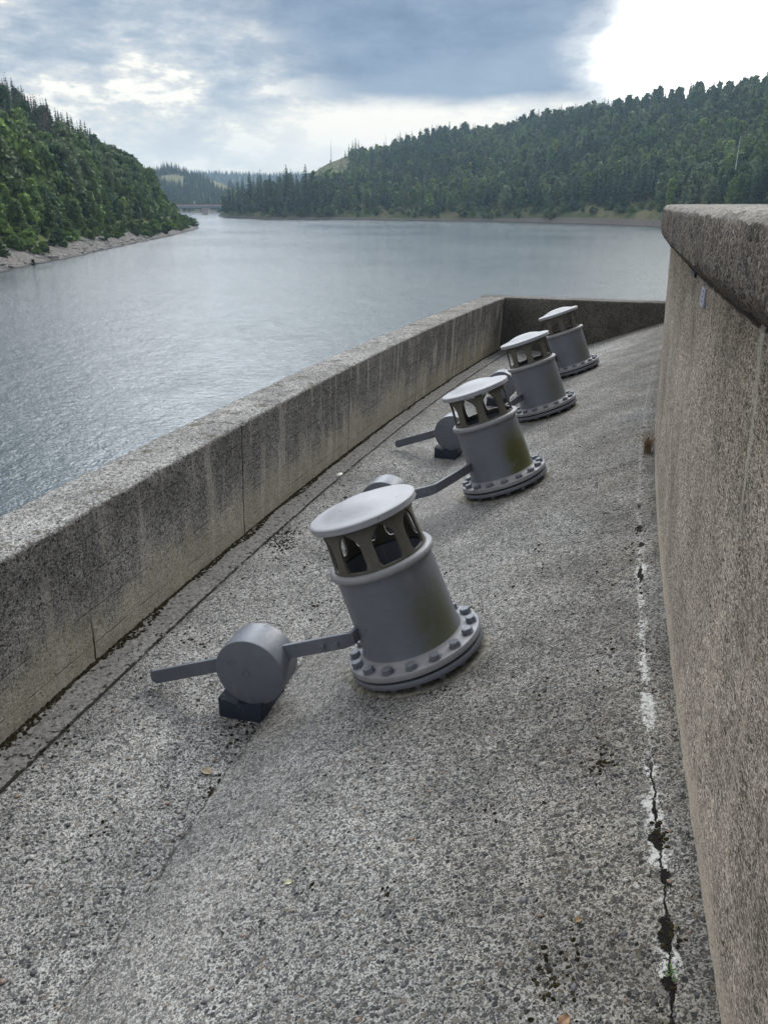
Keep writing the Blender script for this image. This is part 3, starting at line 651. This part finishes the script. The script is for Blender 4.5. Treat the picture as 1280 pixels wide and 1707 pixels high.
def sprout():
    V=[];F=[];random.seed(5)
    for k in range(22):
        a=random.random()*6.28; r=random.uniform(.003,.022); z=random.uniform(.004,.014); b=len(V); s=random.uniform(.004,.007); c,s2=math.cos(a),math.sin(a)
        for (u,v,w_) in ((-1,0,0),(0,-.45,.15),(1,0,.2),(0,.45,.15)): V.append((r*c+(u*c-v*s2)*s,r*s2+(u*s2+v*c)*s,z+w_*s))
        F.append((b,b+1,b+2,b+3))
    o=link('small_sprout',mesh_np('small_sprout',V,F),plain('sprout_green',(.09,.16,.05),.7,.2,.4,60)); o.location=dam(-2.09,3.235,zs(3.235)); tag(o,'little green sprout growing out of the crack at lower right','plant')
sprout()
# ------------------------------------------------------------- lake, hills
def mat_water():
    m,N,b=mat('lake_water'); P=pos(N); x,y,_=N.sep(P)
    r=N.m('SQRT',N.add(N.mul(x,x),N.mul(y,y)))
    a=N.noise(N.vm('MULTIPLY',P,(1,1.0,1)),1.5,5,.68,.3); bb=N.noise(P,6.,3,.6,.2); cg=N.noise(P,.012,3,.6)
    cc=N.noise(N.vm('MULTIPLY',P,(1,1.6,1)),.42,3,.6,.2); h=N.add(N.add(N.mul(a,.17),N.mul(bb,.065)),N.mul(cc,.07))
    k=N.lin(cg,.35,.65,.75,1.15); gs=N.noise(N.vm('MULTIPLY',P,(1,.5,1)),.30,5,.8); k=N.mul(k,N.lin(gs,.35,.65,.72,1.3))
    N.put(b.inputs['Normal'],N.bump(N.mul(h,k),1.0,.62))
    b.inputs['Base Color'].default_value=(.034,.052,.062,1); N.put(b.inputs['Roughness'],N.lin(r,30,600,.06,.16)); b.inputs['IOR'].default_value=1.333
    b.inputs['Specular IOR Level'].default_value=.5
    return m
bm=bmesh.new(); bmesh.ops.create_grid(bm,x_segments=60,y_segments=60,size=3500); me=bpy.data.meshes.new('lake'); bm.to_mesh(me); bm.free()
lake=link('lake',me,mat_water()); lake['kind']='structure'
def mat_hill(name,rock=(.17,.155,.14),rock2=(.27,.25,.23),grass=(.075,.105,.035),floor=(.03,.045,.02),rl=3.0):
    m,N,b=mat(name); P=pos(N); Z=N.sep(P)[2]; n=N.noise(P,.06,5,.6); nf=N.noise(P,.7,5,.7); nr=N.noise(N.vm('MULTIPLY',P,(1,1,2.5)),2.2,6,.75)
    rk=N.mix(N.ss(nr,.38,.62),tuple(.45*c for c in rock),rock2); rk=N.mix(N.mul(N.ss(nf,.45,.6),.5),rk,rock)
    g=N.mix(N.ss(nf,.35,.65),grass,(grass[0]*1.7,grass[1]*1.45,grass[2]*1.3)); g=N.mix(N.ss(n,.45,.6),g,(.13,.12,.06))
    xx_=N.sep(P)[0]
    if name=='right_bank_ground': Z=N.add(Z,N.mul(N.sub(1,N.ss(xx_,60,140)),2.2))
    zz_=N.add(Z,N.add(N.mul(N.sub(nf,.5),2.2),N.mul(N.sub(n,.5),3.)))
    c=N.mix(N.ss(zz_,rl-.4,rl+.5),rk,g)
    Z=N.sep(P)[2]; c=N.mix(N.ss(Z,-.1,.45),(.035,.033,.03),c)
    N.put(b.inputs['Base Color'],c); b.inputs['Roughness'].default_value=.95; b.inputs['Specular IOR Level'].default_value=.1
    N.put(b.inputs['Normal'],N.bump(N.add(nr,nf),.5,.8)); return m
SHL=np.array([(-52,20),(-62,80),(-71.9,151),(-74.2,173),(-74.6,194),(-78.2,231),(-81.7,275),(-86.9,340),(-96,420),(-101.7,455),(-112,472),(-140,500),(-220,560),(-420,660)],float)
def dist_left(x,y):
    """signed distance (positive inland, to the left) from the left shore"""
    best=np.full(x.shape,1e9); sg=np.ones(x.shape)
    for a,b in zip(SHL[:-1],SHL[1:]):
        ab=b-a; t=np.clip(((x-a[0])*ab[0]+(y-a[1])*ab[1])/(ab@ab),0,1); dx=x-(a[0]+ab[0]*t); dy=y-(a[1]+ab[1]*t); d=np.hypot(dx,dy)
        s=np.sign(ab[0]*dy-ab[1]*dx); u=d<best-1e-6; sg=np.where(u,s,sg); best=np.where(u,d,best)
    return best*sg
def vnoise(x,y,s,seed=0):
    f=np.vectorize(lambda a,b: noise.fractal(Vector((a*s+seed,b*s,seed)),1.0,2.0,4)); return f(x,y)
def h_left(x,y):
    d=dist_left(x,y); slope=.64
    dd=np.maximum(d,0)
    h=np.where(d<0,d*.35,.36*np.minimum(dd,9)+slope*np.clip(dd-9,0,70)+.25*np.clip(dd-79,0,60))
    return h
def terrain(name,X,Y,Z,m):
    ny,nx=X.shape; V=np.c_[X.ravel(),Y.ravel(),Z.ravel()]; i=np.arange(ny-1)[:,None]*nx+np.arange(nx-1)[None]; F=np.stack([i,i+1,i+nx+1,i+nx],-1).reshape(-1,4)
    o=link(name,quads_np(name,V,F),m,None,True); o['kind']='structure'; return o
xs=np.concatenate([np.arange(-470,-150,5.),np.arange(-150,-45,1.6)]); ys=np.concatenate([np.arange(20,340,1.9),np.arange(340,760,4.)])
X,Y=np.meshgrid(xs,ys); Z=h_left(X,Y)
nz=np.array([[noise.fractal(Vector((a*.16,b*.16,0)),1.0,2.0,4) for a in xs] for b in ys]); nz2=np.array([[noise.fractal(Vector((a*.02,b*.02,3)),1.0,2.0,3) for a in xs] for b in ys])
nzL=nz*.55*np.clip(Z+.6,0,1.4)+nz2*np.clip(Z,0,20)*.15
terrain('left_hill',X,Y,np.maximum(Z+nzL,-2.5),mat_hill('left_bank_ground'))
# right hill in polar form about the view
phi_pts=np.array([-11.2,-10.55,-7.9,-2.5,2.5,7.4,10.7,14.7,18.3,25.,40,62]); r0_pts=np.array([830,815,700,688,640,618,584,540,492,390,330,300.])
pe=np.array([-11.2,-10.3,-9,-7,-5.6,-5.28,-3.84,-2.42,-1,0,2.4,4.77,8.3,10.2,13.94,17.54,20.3,22.26,23.54,30,45,62])
ev=np.array([.000,.004,.008,.012,.022,.029,.0445,.0525,.050,.052,.062,.070,.075,.083,.093,.098,.103,.107,.112,.13,.15,.15])
def right_h(ph,r):
    r0=np.interp(ph,phi_pts,r0_pts); W=np.interp(ph,[-11.2,-9,-6,-4,0,10,25,62],[60,90,230,330,420,430,460,480]); t=(r-r0)/W
    hr=12+np.interp(ph,pe,ev)*(r0+W)
    beach=np.clip((r-r0)/14,0,1)*3.2
    h=np.where(t<0,(r-r0)*.3,beach+(hr-3.2)*np.clip(t,0,1)**1.0*(1-.0*t))
    h=np.where(t>1,hr-(t-1)*hr*.35,h)
    return h,t,r0,W
ph=np.arange(-11.4,62,.35); tt=np.concatenate([np.arange(-.08,.1,.008),np.arange(.1,1.8,.035)])
PH,TT=np.meshgrid(ph,tt); r0=np.interp(PH,phi_pts,r0_pts); W=np.interp(PH,[-11.2,-9,-6,-4,0,10,25,62],[60,90,230,330,420,430,460,480]); RD=r0+TT*W
H,_,_,_=right_h(PH,RD); XX=RD*np.sin(np.radians(PH)); YY=RD*np.cos(np.radians(PH))
nn=np.array([[noise.fractal(Vector((a*.012,b*.012,1)),1.0,2.0,4) for a,b in zip(ra,rb)] for ra,rb in zip(XX,YY)])
H=H+nn*np.clip(H,0,30)*.18*np.clip((1.05-TT)*4,.25,1)
edge=np.clip((PH+11.4)/.7,0,1); H=np.where(H>0,H*edge-(1-edge)*2.5,H)
terrain('right_hill',XX,YY,np.maximum(H,-3),mat_hill('right_bank_ground',(.11,.09,.078),(.20,.175,.155),grass=(.040,.060,.022),rl=3.6))
# far hills beyond the bridge
def far_hill(name,p0,p1,r0v,r1v,fn,colr):
    ph=np.arange(p0,p1,.25); tt=np.linspace(-.05,1.35,36); PH,TT=np.meshgrid(ph,tt); RD=r0v+TT*(r1v-r0v); hr=12+fn(PH)*r1v
    H=np.where(TT<0,-2,np.where(TT<1,hr*np.clip(TT,0,1)**.8,hr*(1-(TT-1)*.5))); XX=RD*np.sin(np.radians(PH)); YY=RD*np.cos(np.radians(PH))
    nn=np.array([[noise.fractal(Vector((a*.006,b*.006,2)),1.0,2.0,4) for a,b in zip(ra,rb)] for ra,rb in zip(XX,YY)])
    H=H*(1+.12*nn*np.clip(1-TT,0,1)); return PH,RD,terrain(name,XX,YY,H,colr)
f1=lambda p:np.interp(p,[-26,-18,-16,-14.5,-13,-11.5,-10,-8,-6],[.05,.034,.031,.034,.032,.026,.016,.006,.002])
f2=lambda p:np.interp(p,[-26,-16,-12,-10,-8,-6,-4,0,6],[.02,.030,.0335,.032,.0305,.0318,.031,.03,.03])
far_hill('far_hill',-26,-5.5,1230,1750,f1,mat_hill('far_clearing',grass=(.10,.11,.05),rl=2))
far_hill('distant_hill',-24,6,2500,3300,f2,mat_hill('distant_forest_floor',grass=(.03,.045,.025),rl=2))
# ------------------------------------------------------------- trees
def leafquads(P,s,rngl,flat=.0,nrm=None):
    """P centres (n,3), s sizes (n,) -> verts (4n,3)"""
    n=len(P); a=rngl.normal(size=(n,3)); 
    if nrm is not None: a=a*.75+nrm*1.0
    a/=np.linalg.norm(a,axis=1)[:,None]; b=np.cross(a,rngl.normal(size=(n,3))); b/=np.linalg.norm(b,axis=1)[:,None]; c=np.cross(a,b)
    s=s[:,None]; V=np.stack([P-b*s-c*s*.45,P+b*s*.15-c*s*.65,P+b*s+c*s*.35,P-b*s*.2+c*s*.6],1).reshape(-1,3); return V
def trunk_np(h,r,z0=0,seg=6,lean=0):
    zs_=[z0-.04,z0+(h-z0)*.5,h]; rs=[r,r*.6,r*.12]; V=[];F=[]
    for z_,r_ in zip(zs_,rs):
        for k in range(seg): a=2*math.pi*k/seg; V.append((r_*math.cos(a)+lean*z_,r_*math.sin(a),z_))
    for i in range(2):
        for k in range(seg): F.append((i*seg+k,i*seg+(k+1)%seg,(i+1)*seg+(k+1)%seg,(i+1)*seg+k))
    return np.array(V),np.array(F)
def crown_spruce(seed,lev,br,per,ls,R=.17,thin=0):
    g=np.random.default_rng(seed); P=[];S=[];Nn=[]
    for i in range(lev):
        t=(i+g.random()*.6)/lev; z=.10+.90*t; rr=R*(1-t)**.8*g.uniform(.8,1.12)+.004
        nb=max(3,int(br*(1-t*.6)))
        off=g.random()*6.28
        for b in range(nb):
            if g.random()<thin: continue
            a=off+6.283*b/nb+g.normal()*.15; rb=rr*g.uniform(.72,1.15)
            for k in range(per):
                q=(k+.6)/per; P.append((rb*q*math.cos(a),rb*q*math.sin(a),z-rb*q*.38+g.normal()*.004)); S.append(ls*(1.15-.45*q)*(1-.72*t)); Nn.append((math.cos(a)*.5,math.sin(a)*.5,.9))
    P=np.array(P);S=np.array(S); P=np.vstack([P,[(0,0,1.0)]*2]);S=np.r_[S,[ls*.35]*2]; Nn=np.vstack([Nn,[(1,0,0)]*2])
    return leafquads(P,S,g,nrm=Nn)
def crown_leafy(seed,blobs,per,ls,rx=.26,z0=.30,z1=.88,conic=.25):
    g=np.random.default_rng(seed); P=[];Nn=[]
    for b in range(blobs):
        t=(b+.5)/blobs; z=z0+(z1-z0)*t; env=rx*math.sin(math.pi*min(.97,.18+.80*t))**.7*(1-conic*t); a=g.random()*6.28; rc=env*g.uniform(.25,.75); br=g.uniform(.07,.125)*(1-.25*t)
        c=np.array([rc*math.cos(a),rc*math.sin(a),z+g.normal()*.02])
        d=g.normal(size=(per,3)); d/=np.linalg.norm(d,axis=1)[:,None]; rr=br*(g.uniform(.55,1.1,size=(per,1))); P.append(c+d*rr*np.array([1.15,1.15,.85])); Nn.append(d)
    P=np.vstack(P);Nn=np.vstack(Nn); return leafquads(P,ls*g.uniform(.6,1.3,len(P)),g,nrm=Nn)
def qf(n): return np.arange(4*n).reshape(-1,4)
def mat_foliage(name,col,var=.35,attr=False):
    m,N,b=mat(name); P=pos(N)
    if attr: col=N.n('ShaderNodeAttribute',attribute_name='tint').outputs['Color']; rnd=.5
    else: rnd=N.n('ShaderNodeObjectInfo').outputs['Random']
    n=N.noise(P,.35,4,.7); k=N.mul(N.lin(n,.3,.7,1-var,1+var*1.2),(N.lin(rnd,0,1,.72,1.3) if not attr else 1.0))
    c=N.vm('SCALE',col,sc_=k); N.put(b.inputs['Base Color'],c); b.inputs['Roughness'].default_value=.7; b.inputs['Specular IOR Level'].default_value=.25
    tr=N.n('ShaderNodeBsdfTranslucent'); N.put(tr.inputs[0],c); mx=N.n('ShaderNodeMixShader'); mx.inputs[0].default_value=.22
    N.nt.links.new(b.outputs[0],mx.inputs[1]); N.nt.links.new(tr.outputs[0],mx.inputs[2]); N.nt.links.new(mx.outputs[0],N.nt.nodes['Material Output'].inputs[0])
    return m
BARK=plain('bark',(.075,.06,.045),.9,.1,.3,2)
KINDS={'spruce':((.042,.073,.042),),'brown':((.110,.080,.062),),'mid':((.108,.165,.056),),'bright':((.165,.240,.065),),'birch':((.145,.190,.098),),'deep':((.070,.118,.054),)}
FM={k:mat_foliage('foliage_'+k,v[0]) for k,v in KINDS.items()}
def tree_proto(kind,shape,seed,hi=True):
    if shape=='spruce': V=crown_spruce(seed,30,13,4,.036,R=.17+.05*((seed*37)%10)/10,thin=.04)
    elif shape=='thin': V=crown_spruce(seed,16,6,3,.034,R=.13,thin=.35)
    elif shape=='bush': V=crown_leafy(seed,16,80,.075,rx=.55,z0=.10,z1=.8,conic=.1)
    else: V=crown_leafy(seed,34,62,.036,rx=.24+.05*((seed*13)%10)/10,z0=.16,z1=.90)
    cm=quads_np('crown',V,qf(len(V)//4)); cm.materials.append(FM[kind])
    tv,tf=trunk_np(.95 if shape in('spruce','thin') else .8,.014,seg=6); tm=quads_np('trunk',tv,tf); tm.materials.append(BARK)
    nq=len(V)//4; both=quads_np('tree',np.vstack([V,tv]),np.vstack([qf(nq),tf+4*nq]),matidx=np.r_[np.zeros(nq),np.ones(len(tf))]); both.materials.append(FM[kind]); both.materials.append(BARK)
    return cm,tm,both
PR={}
for kind,shape,n in (('spruce','spruce',4),('brown','thin',2),('spruce','thin',2),('mid','leafy',3),('bright','leafy',2),('birch','leafy',3),('deep','leafy',3),('mid','bush',2),('bright','bush',2),('deep','bush',2)):
    PR[(kind,shape)]=[tree_proto(kind,shape,11+i*7+len(PR)*31) for i in range(n)]
def lod(shape,seed):
    if shape in('spruce','thin'): return crown_spruce(seed,23,8,3,.050,R=.20)
    return crown_leafy(seed,20,15,.064,rx=.25,z0=.2,z1=.88)
LOD={s:[lod(s,40+i) for i in range(5)] for s in ('spruce','leafy')}
def px(x,y,z):              # where a point falls in the photograph (used only to choose which trees are worth building singly)
    P_=513.5/1290; c,s=1/math.sqrt(1+P_*P_),P_/math.sqrt(1+P_*P_); f=y*c-(z-EYE)*s; u=y*s+(z-EYE)*c
    return 640+1290*x/f,853.5-1290*u/f,f
TREES=[]   # (x,y,z,height,kind,shape,zone)
random.seed(11)
def zonekind(opts): 
    r=random.random()
    for p,k in opts:
        if r<p: return k
        r-=p
    return opts[-1][1]
# left bank
yy=100.
while yy<640:
    xx=-60.
    while xx>-330:
        sp=5.0 if yy<420 else 6.5
        x_=xx+random.uniform(-2,2); y_=yy+random.uniform(-2,2); xx-=sp
        d=float(dist_left(np.array([x_]),np.array([y_]))[0])
        if d<11 or d>135: continue
        u,v,f=px(x_,y_,12)
        if u<-90 or u>420: continue
        z_=float(h_left(np.array([x_]),np.array([y_]))[0]); hh=None
        if d<19: k,s=zonekind([(.5,('mid','leafy')),(.2,('bright','leafy')),(.3,('deep','leafy'))]); hh=random.uniform(7,12)
        elif d<40: k,s=zonekind([(.34,('mid','leafy')),(.08,('bright','leafy')),(.30,('birch','leafy')),(.2,('deep','leafy')),(.08,('spruce','spruce'))]); hh=random.uniform(13,20)
        else:
            k,s=zonekind([(.82,('spruce','spruce')),(.10,('spruce','thin')),(.08,('deep','leafy'))]); hh=random.uniform(14,21)
            if 300<y_<430 and random.random()<.5: k,s='brown','thin'
        if u<60 and d<46 and random.random()<.5: k,s='bright','leafy'
        TREES.append((x_,y_,z_-.3,hh,k,s,'left'))
    yy+=5.0 if yy<420 else 6.5
# right bank
yy=0
rr=330.
while rr<1150:
    sp=7.6 if rr<700 else 8.6; dphi=math.degrees(sp/rr); p_=-11.+random.random()*dphi
    while p_<33:
        ph1=p_+random.uniform(-.35,.35)*dphi; r1=rr+random.uniform(-.4,.4)*sp; p_+=dphi
        h,t,r0_,W_=[float(q) for q in right_h(np.array(ph1),np.array(r1))]
        if t<0.045 or t>1.03 or ph1<-10.9: continue
        if ph1<-8.5 and t>.9: continue
        # cleared slope below the left end of the ridge
        if -6.2<ph1<-2.2 and t>.50 and random.random()<.80: continue
        shrub=-6.2<ph1<-2.2 and t>.50
        if -2.2<=ph1<-1 and t>.93: continue
        if t<.09 and random.random()<.35: continue
        x_,y_=r1*math.sin(R_(ph1)),r1*math.cos(R_(ph1)); n_=noise.noise(Vector((x_*.012,y_*.012,5))); n2=noise.noise(Vector((x_*.03,y_*.03,9)))
        if t>.79: k,s=('spruce','spruce') if ph1>9 or random.random()<.6 else ('deep','leafy'); hh=random.uniform(8,14) if ph1>3 else random.uniform(6,9)
        if s=='leafy': hh*=.8
        if False: pass
        elif ph1<-5.5: k,s=zonekind([(.42,('spruce','spruce')),(.4,('deep','leafy')),(.18,('mid','leafy'))]); hh=random.uniform(17,27) if s=='spruce' else random.uniform(13,18)
        elif n_>.12: k,s=zonekind([(.2,('spruce','spruce')),(.30,('birch','leafy')),(.30,('mid','leafy')),(.12,('bright','leafy')),(.08,('deep','leafy'))]); hh=random.uniform(12,18)
        elif n_<-.15: k,s=zonekind([(.72,('spruce','spruce')),(.28,('deep','leafy'))]); hh=random.uniform(15,24)
        else: k,s=zonekind([(.38,('spruce','spruce')),(.22,('mid','leafy')),(.22,('deep','leafy')),(.18,('birch','leafy'))]); hh=random.uniform(13,21)
        if shrub: k,s,hh=random.choice(['deep','mid']),'leafy',random.uniform(2,4.5)
        TREES.append((x_,y_,h-.5,hh,k,s,'right'))
    rr+=sp
# a tall clump at the shoulder of the cleared slope
for (ph1,hh) in ((-2.35,15),(-2.1,20),(-1.9,23),(-1.7,21),(-1.5,17),(-2.6,10)):
    r1=np.interp(ph1,phi_pts,r0_pts)+.97*np.interp(ph1,[-4,0],[330,420]); h=float(right_h(np.array(ph1),np.array(r1))[0]); TREES.append((r1*math.sin(R_(ph1)),r1*math.cos(R_(ph1)),h-.5,hh,'spruce','thin','clump'))
# tall spruces of the point
for u_,hh in ((480,33),(511,34),(452,27),(497,26),(463,24),(425,24),(400,22)):
    ph1=math.degrees(math.atan((u_-640)/1388)); r1=np.interp(ph1,phi_pts,r0_pts)+55; h=float(right_h(np.array(ph1),np.array(r1))[0]); TREES.append((r1*math.sin(R_(ph1)),r1*math.cos(R_(ph1)),h-.5,hh,'spruce','spruce','point'))
vis=[t for t in TREES if -60<px(t[0],t[1],t[2]+t[3]*.5)[0]<1340]
vis.sort(key=lambda t:-t[3]/math.hypot(t[0],t[1]))
single={'c':[], 'b':[]}; rest=[]
for t in vis:
    k='c' if t[5] in('spruce','thin') else 'b'
    (single[k] if len(single[k])<285 else rest).append(t)
DESC={'spruce':('spruce_tree','dark green spruce'),'brown':('spruce_tree','thin brown dying spruce'),'mid':('leafy_tree','mid green leafy tree'),'bright':('leafy_tree','light yellowish green leafy tree'),'birch':('birch_tree','pale grey green birch'),'deep':('leafy_tree','deep green leafy tree')}
ZN={'left':'in the wood on the steep left bank','right':'in the wood on the hillside across the lake','clump':'in the tall clump at the shoulder of the cleared slope','point':'among the tallest spruces on the wooded point right of the bridge'}
first={}
for k in ('c','b'):
    for t in single[k]:
        x_,y_,z_,hh,kd,s,zn=t; nm,ds=DESC[kd]; P_=PR[(kd,s)]; i=random.randrange(len(P_)); cm,tm,both=P_[i]
        if s=='thin' and kd=='spruce': ds='thin open spruce'
        w_=random.uniform(.85,1.2)*(1.35 if zn=='point' else 1); rot=random.random()*6.28
        if zn=='left':
            r=bpy.data.objects.new(nm,None); COL.objects.link(r)
            for pn,me in (('trunk',tm),('crown',cm)):
                o=bpy.data.objects.new(pn,me); COL.objects.link(o); o.parent=r
            r.empty_display_size=.1
        else:
            r=bpy.data.objects.new(nm,both); COL.objects.link(r)
        r.location=(x_,y_,z_); r.scale=(hh*w_,hh*w_,hh); r.rotation_euler=(0,0,rot)
        tag(r,ds+' '+ZN[zn],'tree',ds+'s '+ZN[zn])
def forest(name,items,label,minz=None):
    VV=[];CC=[]; g=np.random.default_rng(3)
    for (x_,y_,z_,hh,kd,s,zn) in items:
        L=LOD['spruce' if s in('spruce','thin') else 'leafy']; v=L[g.integers(len(L))]; a=g.random()*6.28; c,s2=math.cos(a),math.sin(a); w_=g.uniform(.85,1.25)
        V=np.c_[(v[:,0]*c-v[:,1]*s2)*hh*w_+x_,(v[:,0]*s2+v[:,1]*c)*hh*w_+y_,v[:,2]*hh+z_]; VV.append(V)
        col=np.array(KINDS[kd][0])*g.uniform(.72,1.3)*np.array([g.uniform(.9,1.1),1,g.uniform(.9,1.1)]); CC.append(np.tile([*col,1],(len(V),1)))
    V=np.vstack(VV); o=link(name,quads_np(name,V,qf(len(V)//4),np.vstack(CC)),FATTR); tag(o,label,'forest',kind='stuff'); return o
FATTR=mat_foliage('foliage_mass',None,attr=True)
forest('forest',[t for t in rest if t[6]!='left'],'mixed wood covering the hillside across the lake up to its ridge')
forest('forest',[t for t in rest if t[6]=='left'],'upper rows of dark spruce wood on the steep left bank')
# far woods
far=[];random.seed(21)
for k in range(2600):
    p_=random.uniform(-19,-7); t=random.random(); r=1235+515*t; hr=12+f1(p_)*1750; h=hr*t**.8
    n_=noise.noise(Vector((r*.006,p_*.5,0)))
    if t>.50 and n_>-.20 and not(-14.9<p_<-13.3 and t>.9): continue
    far.append((r*math.sin(R_(p_)),r*math.cos(R_(p_)),h-1,random.uniform(12,20),'spruce' if random.random()<.8 else 'deep','spruce','far'))
for (p_,hh,n_) in ((-14.3,22,22),(-13.7,20,14),(-15.3,16,6),(-15.9,18,5),(-12.6,14,3),(-12.2,13,3)):
    for _ in range(n_): q=p_+random.gauss(0,.22); r=1740; far.append((r*math.sin(R_(q)),r*math.cos(R_(q)),12+float(f1(q))*1750-1,hh*random.uniform(.6,1),'spruce','spruce','far'))
forest('forest',far,'blue hazy wood and clearings on the hill behind the bridge')
far=[]
for k in range(3200):
    p_=random.uniform(-17,1); t=random.uniform(.35,1); r=2500+800*t; h=(12+float(f2(p_))*3300)*t**.8; far.append((r*math.sin(R_(p_)),r*math.cos(R_(p_)),h-2,random.uniform(12,17)*1.2,'spruce','spruce','far'))
forest('forest',far,'faint blue wooded ridge on the skyline beyond the point')
# bushes along the shores
random.seed(31); nb=0
def bush(x_,y_,z_,hh,kd,where):
    cm,tm,both=random.choice(PR[(kd,'bush')]); o=bpy.data.objects.new('shore_bush',both); COL.objects.link(o); o.location=(x_,y_,z_-.2); w_=random.uniform(.9,1.5); o.scale=(hh*w_,hh*w_,hh); o.rotation_euler=(0,0,random.random()*6.28)
    ds={'mid':'mid green','bright':'light green','deep':'deep green'}[kd]
    tag(o,ds+' bush '+where,'bush',ds+' bushes '+where)
for k in range(200):
    t=random.random()**.8; i=2+t*7.6; a=SHL[int(i)]; b=SHL[int(i)+1]; f=i-int(i); p=a+(b-a)*f; dn=np.array([-(b-a)[1],(b-a)[0]]); dn/=np.linalg.norm(dn)
    far_=p[1]>290; d=random.uniform(2.0,10) if far_ else (random.uniform(7,13) if random.random()<.85 else random.uniform(4,7))
    q=p+dn*d; hq=float(h_left(np.array([q[0]]),np.array([q[1]]))[0]); bush(q[0],q[1],hq,random.uniform(2.5,5.5) if far_ else random.uniform(2.2,4.5),random.choice(['mid','bright','bright','mid','deep']),'along the foot of the left bank')
for k in range(5):
    y_=[205,222,300,322,452][k]; x_=float(np.interp(y_,SHL[:,1][:10],SHL[:,0][:10])); 
    bush(x_-[5.5,7,3,3,2][k],y_,[1.6,2,1,1,.6][k],[5.5,3.5,3.2,2.8,5][k],'deep','standing close to the water of the left bank')
for k in range(170):
    p_=random.uniform(-10.8,18.5); 
    if 0.2<p_<1.6 and random.random()<.8: continue
    r=float(np.interp(p_,phi_pts,r0_pts))+ (random.uniform(5,22) if p_<12 else random.uniform(14,32)); h=float(right_h(np.array(p_),np.array(r))[0])
    big=p_<-3; bush(r*math.sin(R_(p_)),r*math.cos(R_(p_)),h,random.uniform(5,8.5) if big else random.uniform(3,6),random.choice(['mid','mid','deep']+(['bright'] if not big else [])),'along the shore across the lake')
# bare poles and a dead trunk
def pole(ph1,rr_,z0,h,r_,col,name,label,cat):
    o=link(name,mesh_np(name,*[q.tolist() for q in trunk_np(1,1,0,6)]),plain('pole_'+name,col,.8)); o.location=(rr_*math.sin(R_(ph1)),rr_*math.cos(R_(ph1)),z0); o.scale=(r_,r_,h); tag(o,label,cat); return o
def az(u): return math.degrees(math.atan((u-640)/1388))
for u_,hh,lb in ((554,26,'tall thin pole standing on the bare skyline left of the spruce clump'),(643,19,'thin bare pole on the ridge right of the spruce clump'),(660,15,'shorter bare pole on the ridge beside the taller one'),(730,14,'thin bare pole farther right along the ridge')):
    p_=az(u_); r1=float(np.interp(p_,phi_pts,r0_pts)+np.interp(p_,[-11.2,-9,-6,-4,0,10,25,62],[60,90,230,330,420,430,460,480])); z0=float(right_h(np.array(p_),np.array(r1-1))[0])
    pole(p_,r1,z0-1,hh+ (8 if u_>600 else 0),.42,(.12,.11,.10),'bare_pole',lb,'pole')
p_=az(1216); r1=float(np.interp(p_,phi_pts,r0_pts))+60; pole(p_,r1,float(right_h(np.array(p_),np.array(r1))[0]),30,.40,(.62,.58,.50),'dead_tree','pale bare dead trunk among the trees at the right of the hillside','tree')
st=lathe('tree_stump',[(.0,1.0),(.25,1.05),(.3,.9),(.38,.3),(.6,0),(.7,-.3)],plain('stump_wood',(.03,.025,.02),.9),None,9); st.location=(-74.6,172.6,.1); st.rotation_euler=(.3,.2,0); tag(st,'dark weathered stump at the water edge of the left rocky bank','stump')
# boulders and broken rock on the left bank
it=[];random.seed(41)
for k in range(900):
    y_=random.uniform(110,300); x_=float(np.interp(y_,SHL[:,1][:10],SHL[:,0][:10])); d=random.uniform(.3,10); s=random.uniform(.12,.5)*(1.8 if random.random()<.06 else 1)
    hq=float(h_left(np.array([x_-d]),np.array([y_]))[0]); it.append(((x_-d,y_,hq+.05),s*1.5,s,s*.6))
lumps('rocks',it,plain('grey_rock',(.25,.24,.225),.9,.2,.4,2),'broken grey rock littering the left bank above the water','rocks')
# bridge
def bridge():
    r=bpy.data.objects.new('road_bridge',None); COL.objects.link(r); r.location=(-219,1020,0); tag(r,'long low road bridge with a rusty red edge crossing the far lake arm','bridge')
    red=plain('bridge_red',(.44,.23,.19),.7); gr=plain('bridge_grey',(.36,.36,.39),.7); pk=plain('bridge_pier',(.50,.40,.37),.8)
    boxmesh('railing',(0,0,11.0),(300,9,1.1),red,r,.05); boxmesh('deck',(0,0,10.1),(300,9.6,.7),plain('bridge_pale',(.6,.57,.56),.7),r,.05); boxmesh('girder',(0,0,8.55),(300,7,2.4),gr,r,.05)
    boxmesh('pier',(0,0,3.2),(7.5,6,8.2),pk,r,.2); boxmesh('pier',(44,0,3.2),(5,6,8.2),pk,r,.2); boxmesh('pier',(-70,0,3.2),(7.5,6,8.2),pk,r,.2)
bridge()
# ------------------------------------------------------------- haze
bm=bmesh.new(); bmesh.ops.create_cube(bm,size=1); bmesh.ops.scale(bm,vec=(7400,7400,240),verts=bm.verts); bmesh.ops.translate(bm,vec=(0,0,240/2-4.5-13),verts=bm.verts)
me=bpy.data.meshes.new('haze'); bm.to_mesh(me); bm.free(); hz=bpy.data.materials.new('haze'); hz.use_nodes=True; nt=hz.node_tree; nt.nodes.clear()
vp=nt.nodes.new('ShaderNodeVolumePrincipled'); vp.inputs['Color'].default_value=(.56,.78,1,1); vp.inputs['Density'].default_value=.00013; vp.inputs['Anisotropy'].default_value=.2
ou=nt.nodes.new('ShaderNodeOutputMaterial'); nt.links.new(vp.outputs[0],ou.inputs['Volume'])
ho=link('haze',me,hz); ho['kind']='stuff'; tag(ho,'thin bluish haze over the lake and hills','haze')
